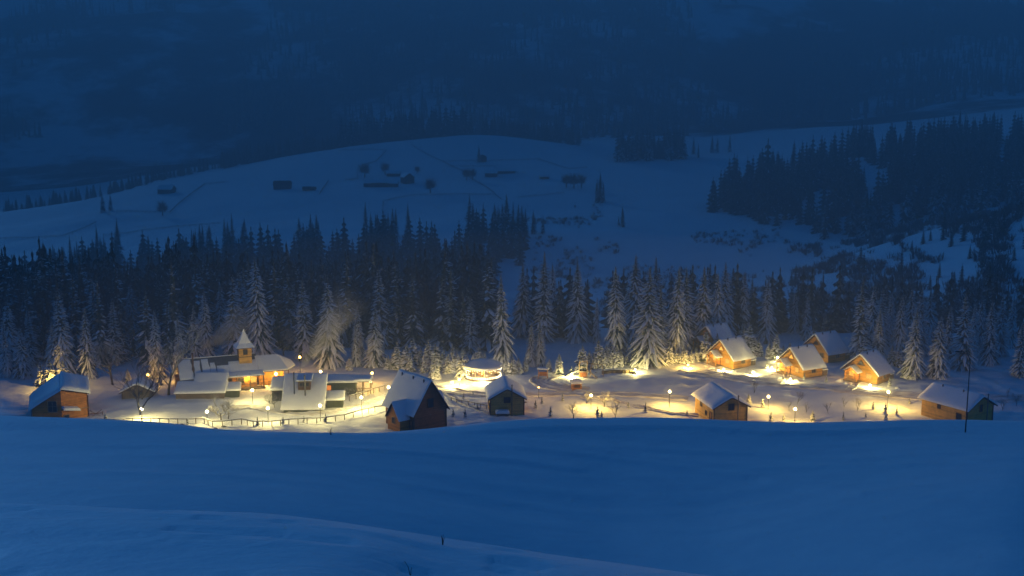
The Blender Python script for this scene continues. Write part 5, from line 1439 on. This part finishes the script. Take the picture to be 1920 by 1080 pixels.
def ball_tree(seed):
    """round leafless crown: a haze of fine twigs about a short stem"""
    r = random.Random(seed); mb = MB()
    for k in range(320):
        a, e = r.uniform(0, 6.28), math.asin(r.uniform(-0.75, 1.0)); q = r.uniform(0.55, 1.0) * (1 + 0.25 * float(vnoise(a * 1.3, e * 2, seed)))
        tip = Vector((4.2 * q * math.cos(a) * math.cos(e), 4.2 * q * math.sin(a) * math.cos(e), 4.4 + 4.0 * q * math.sin(e)))
        root = Vector((tip.x * 0.25, tip.y * 0.25, 2.2 + 0.4 * (tip.z - 2.2)))
        w_ = Vector((r.uniform(-1, 1), r.uniform(-1, 1), r.uniform(-1, 1))).normalized() * r.uniform(0.06, 0.15)
        mb.add([root - w_, root + w_, tip], [(0, 1, 2)])
    p = Proto(); p.h = 9.0; p.crown = mb.mesh('crown', ['far_bark']); p.trunk = MB().tube([(0, 0, -0.5), (0, 0, 4.5)], [0.35, 0.2], 6).mesh('trunk', ['far_bark'])
    return p
HILLT = [ball_tree(580 + i) for i in range(3)]
for px, py, h, lab in [(684, 333, 15, 'dense round bare tree left of the farmhouse row'), (807, 362, 14, 'round bare tree below the farmhouse'), (305, 405, 13, 'round bare tree below the crest barn on the left'), (875, 338, 12, 'bare tree left in the copse by the paddock'), (886, 338, 12, 'bare tree right in the copse by the paddock'), (722, 328, 13, 'bare tree behind the farmhouse row'),
                       (783, 326, 8, 'small bare tree right of the farmhouse'), (1062, 352, 13, 'left bush of the copse at the right of the hill'), (1076, 354, 14, 'middle bush of the copse at the right of the hill'), (1090, 352, 13, 'right bush of the copse at the right of the hill')]:
    x, y, z = at(px, py); p = HILLT[int(px) % 3]
    bare_tree(p, (x, y, z), h, 'round_tree', lab, 'bare trees on the farm hill', None)

# ------------------------------------------------------------------ chimney smoke drifting to the right
def smoke(px, py, D, px2, py2, r0, r1, dens, label):
    a = Vector(ray(px, py)) * D + Vector((0, 0, CAMZ)); b_ = Vector(ray(px2, py2)) * (D + 8) + Vector((0, 0, CAMZ))
    ln = (b_ - a).length
    mb = MB(); pts = []; rad = []
    for k in range(9):
        t = k / 8; pts.append((0, 0.10 * ln * math.sin(t * 2.6) * t, ln * t)); rad.append(r0 + (r1 - r0) * t ** 0.8)
    o = mb.tube(pts, rad, 14).build('smoke', [], None, a)
    o.rotation_mode = 'QUATERNION'; o.rotation_quaternion = (b_ - a).to_track_quat('Z', 'Y')
    m = bpy.data.materials.new('smoke'); m.use_nodes = True; nt = m.node_tree; nt.nodes.remove(nt.nodes['Principled BSDF'])
    co = N(nt, 'ShaderNodeTexCoord'); s = N(nt, 'ShaderNodeSeparateXYZ'); L(nt, co.outputs['Object'], s.inputs[0])
    t = N(nt, 'ShaderNodeMath', operation='DIVIDE'); L(nt, s.outputs[2], t.inputs[0]); t.inputs[1].default_value = ln
    rr = N(nt, 'ShaderNodeMath', operation='MULTIPLY_ADD'); L(nt, t.outputs[0], rr.inputs[0]); rr.inputs[1].default_value = (r1 - r0); rr.inputs[2].default_value = r0 * 1.1
    xx = N(nt, 'ShaderNodeCombineXYZ'); L(nt, s.outputs[0], xx.inputs[0]); L(nt, s.outputs[1], xx.inputs[1])
    le = N(nt, 'ShaderNodeVectorMath', operation='LENGTH'); L(nt, xx.outputs[0], le.inputs[0])
    q = N(nt, 'ShaderNodeMath', operation='DIVIDE'); L(nt, le.outputs['Value'], q.inputs[0]); L(nt, rr.outputs[0], q.inputs[1])
    fall = N(nt, 'ShaderNodeMapRange'); fall.inputs['From Min'].default_value = 1.0; fall.inputs['From Max'].default_value = 0.1; L(nt, q.outputs[0], fall.inputs['Value'])
    fade = N(nt, 'ShaderNodeMapRange'); fade.inputs['From Min'].default_value = 1.0; fade.inputs['From Max'].default_value = 0.0; L(nt, t.outputs[0], fade.inputs['Value'])
    fp = N(nt, 'ShaderNodeMath', operation='POWER'); L(nt, fade.outputs[0], fp.inputs[0]); fp.inputs[1].default_value = 1.6
    nz = noise(nt, co.outputs['Object'], 0.5, 3); nr = N(nt, 'ShaderNodeMapRange'); nr.inputs['From Min'].default_value = 0.3; nr.inputs['From Max'].default_value = 0.65; L(nt, nz, nr.inputs['Value'])
    m1 = N(nt, 'ShaderNodeMath', operation='MULTIPLY'); L(nt, fall.outputs[0], m1.inputs[0]); L(nt, fp.outputs[0], m1.inputs[1])
    m2 = N(nt, 'ShaderNodeMath', operation='MULTIPLY'); L(nt, m1.outputs[0], m2.inputs[0]); L(nt, nr.outputs[0], m2.inputs[1])
    m3 = N(nt, 'ShaderNodeMath', operation='MULTIPLY'); L(nt, m2.outputs[0], m3.inputs[0]); m3.inputs[1].default_value = dens
    pv = N(nt, 'ShaderNodeVolumePrincipled'); pv.inputs['Color'].default_value = (0.85, 0.84, 0.82, 1); L(nt, m3.outputs[0], pv.inputs['Density'])
    L(nt, pv.outputs[0], nt.nodes['Material Output'].inputs['Volume'])
    o.data.materials.append(m); o['label'] = label
    return kind(o, 'stuff')
smoke(374, 657, 224, 478, 590, 0.3, 4.2, 2.4, 'grey chimney smoke drifting right over the long hall')
smoke(562, 694, 207, 672, 545, 0.35, 5.0, 1.3, 'golden chimney smoke drifting up past the lit spruces')

# ------------------------------------------------------------------ the misty air of the valley
settle_labels()
hz = MB().box((0, 1130, 85), (3900, 2420, 380)).build('haze', [])
m = bpy.data.materials.new('haze_air'); m.use_nodes = True
nt = m.node_tree; nt.nodes.remove(nt.nodes['Principled BSDF'])
pv = N(nt, 'ShaderNodeVolumePrincipled'); pv.inputs['Color'].default_value = (0.62, 0.88, 1.0, 1); pv.inputs['Density'].default_value = 0.0009
pv.inputs['Anisotropy'].default_value = 0.0
L(nt, pv.outputs[0], nt.nodes['Material Output'].inputs['Volume'])
hz.data.materials.append(m)
hz.visible_shadow = True
kind(hz, 'stuff')

# thin volume added over the village to give the lamps a soft glow
prof = [(1e-3, -1.0)] + [(math.sin(math.pi * i / 16), -math.cos(math.pi * i / 16)) for i in range(1, 16)] + [(1e-3, 1.0)]
ms = MB().lathe(prof, 40).build('mist', [], None, (0, 226, 2))
ms.scale = (128, 46, 26)
m = bpy.data.materials.new('lamp_glow_mist'); m.use_nodes = True
nt = m.node_tree; nt.nodes.remove(nt.nodes['Principled BSDF'])
pv = N(nt, 'ShaderNodeVolumePrincipled'); pv.inputs['Color'].default_value = (0.92, 0.93, 0.95, 1); pv.inputs['Density'].default_value = 0.0011
L(nt, pv.outputs[0], nt.nodes['Material Output'].inputs['Volume'])
ms.data.materials.append(m)
kind(ms, 'stuff')
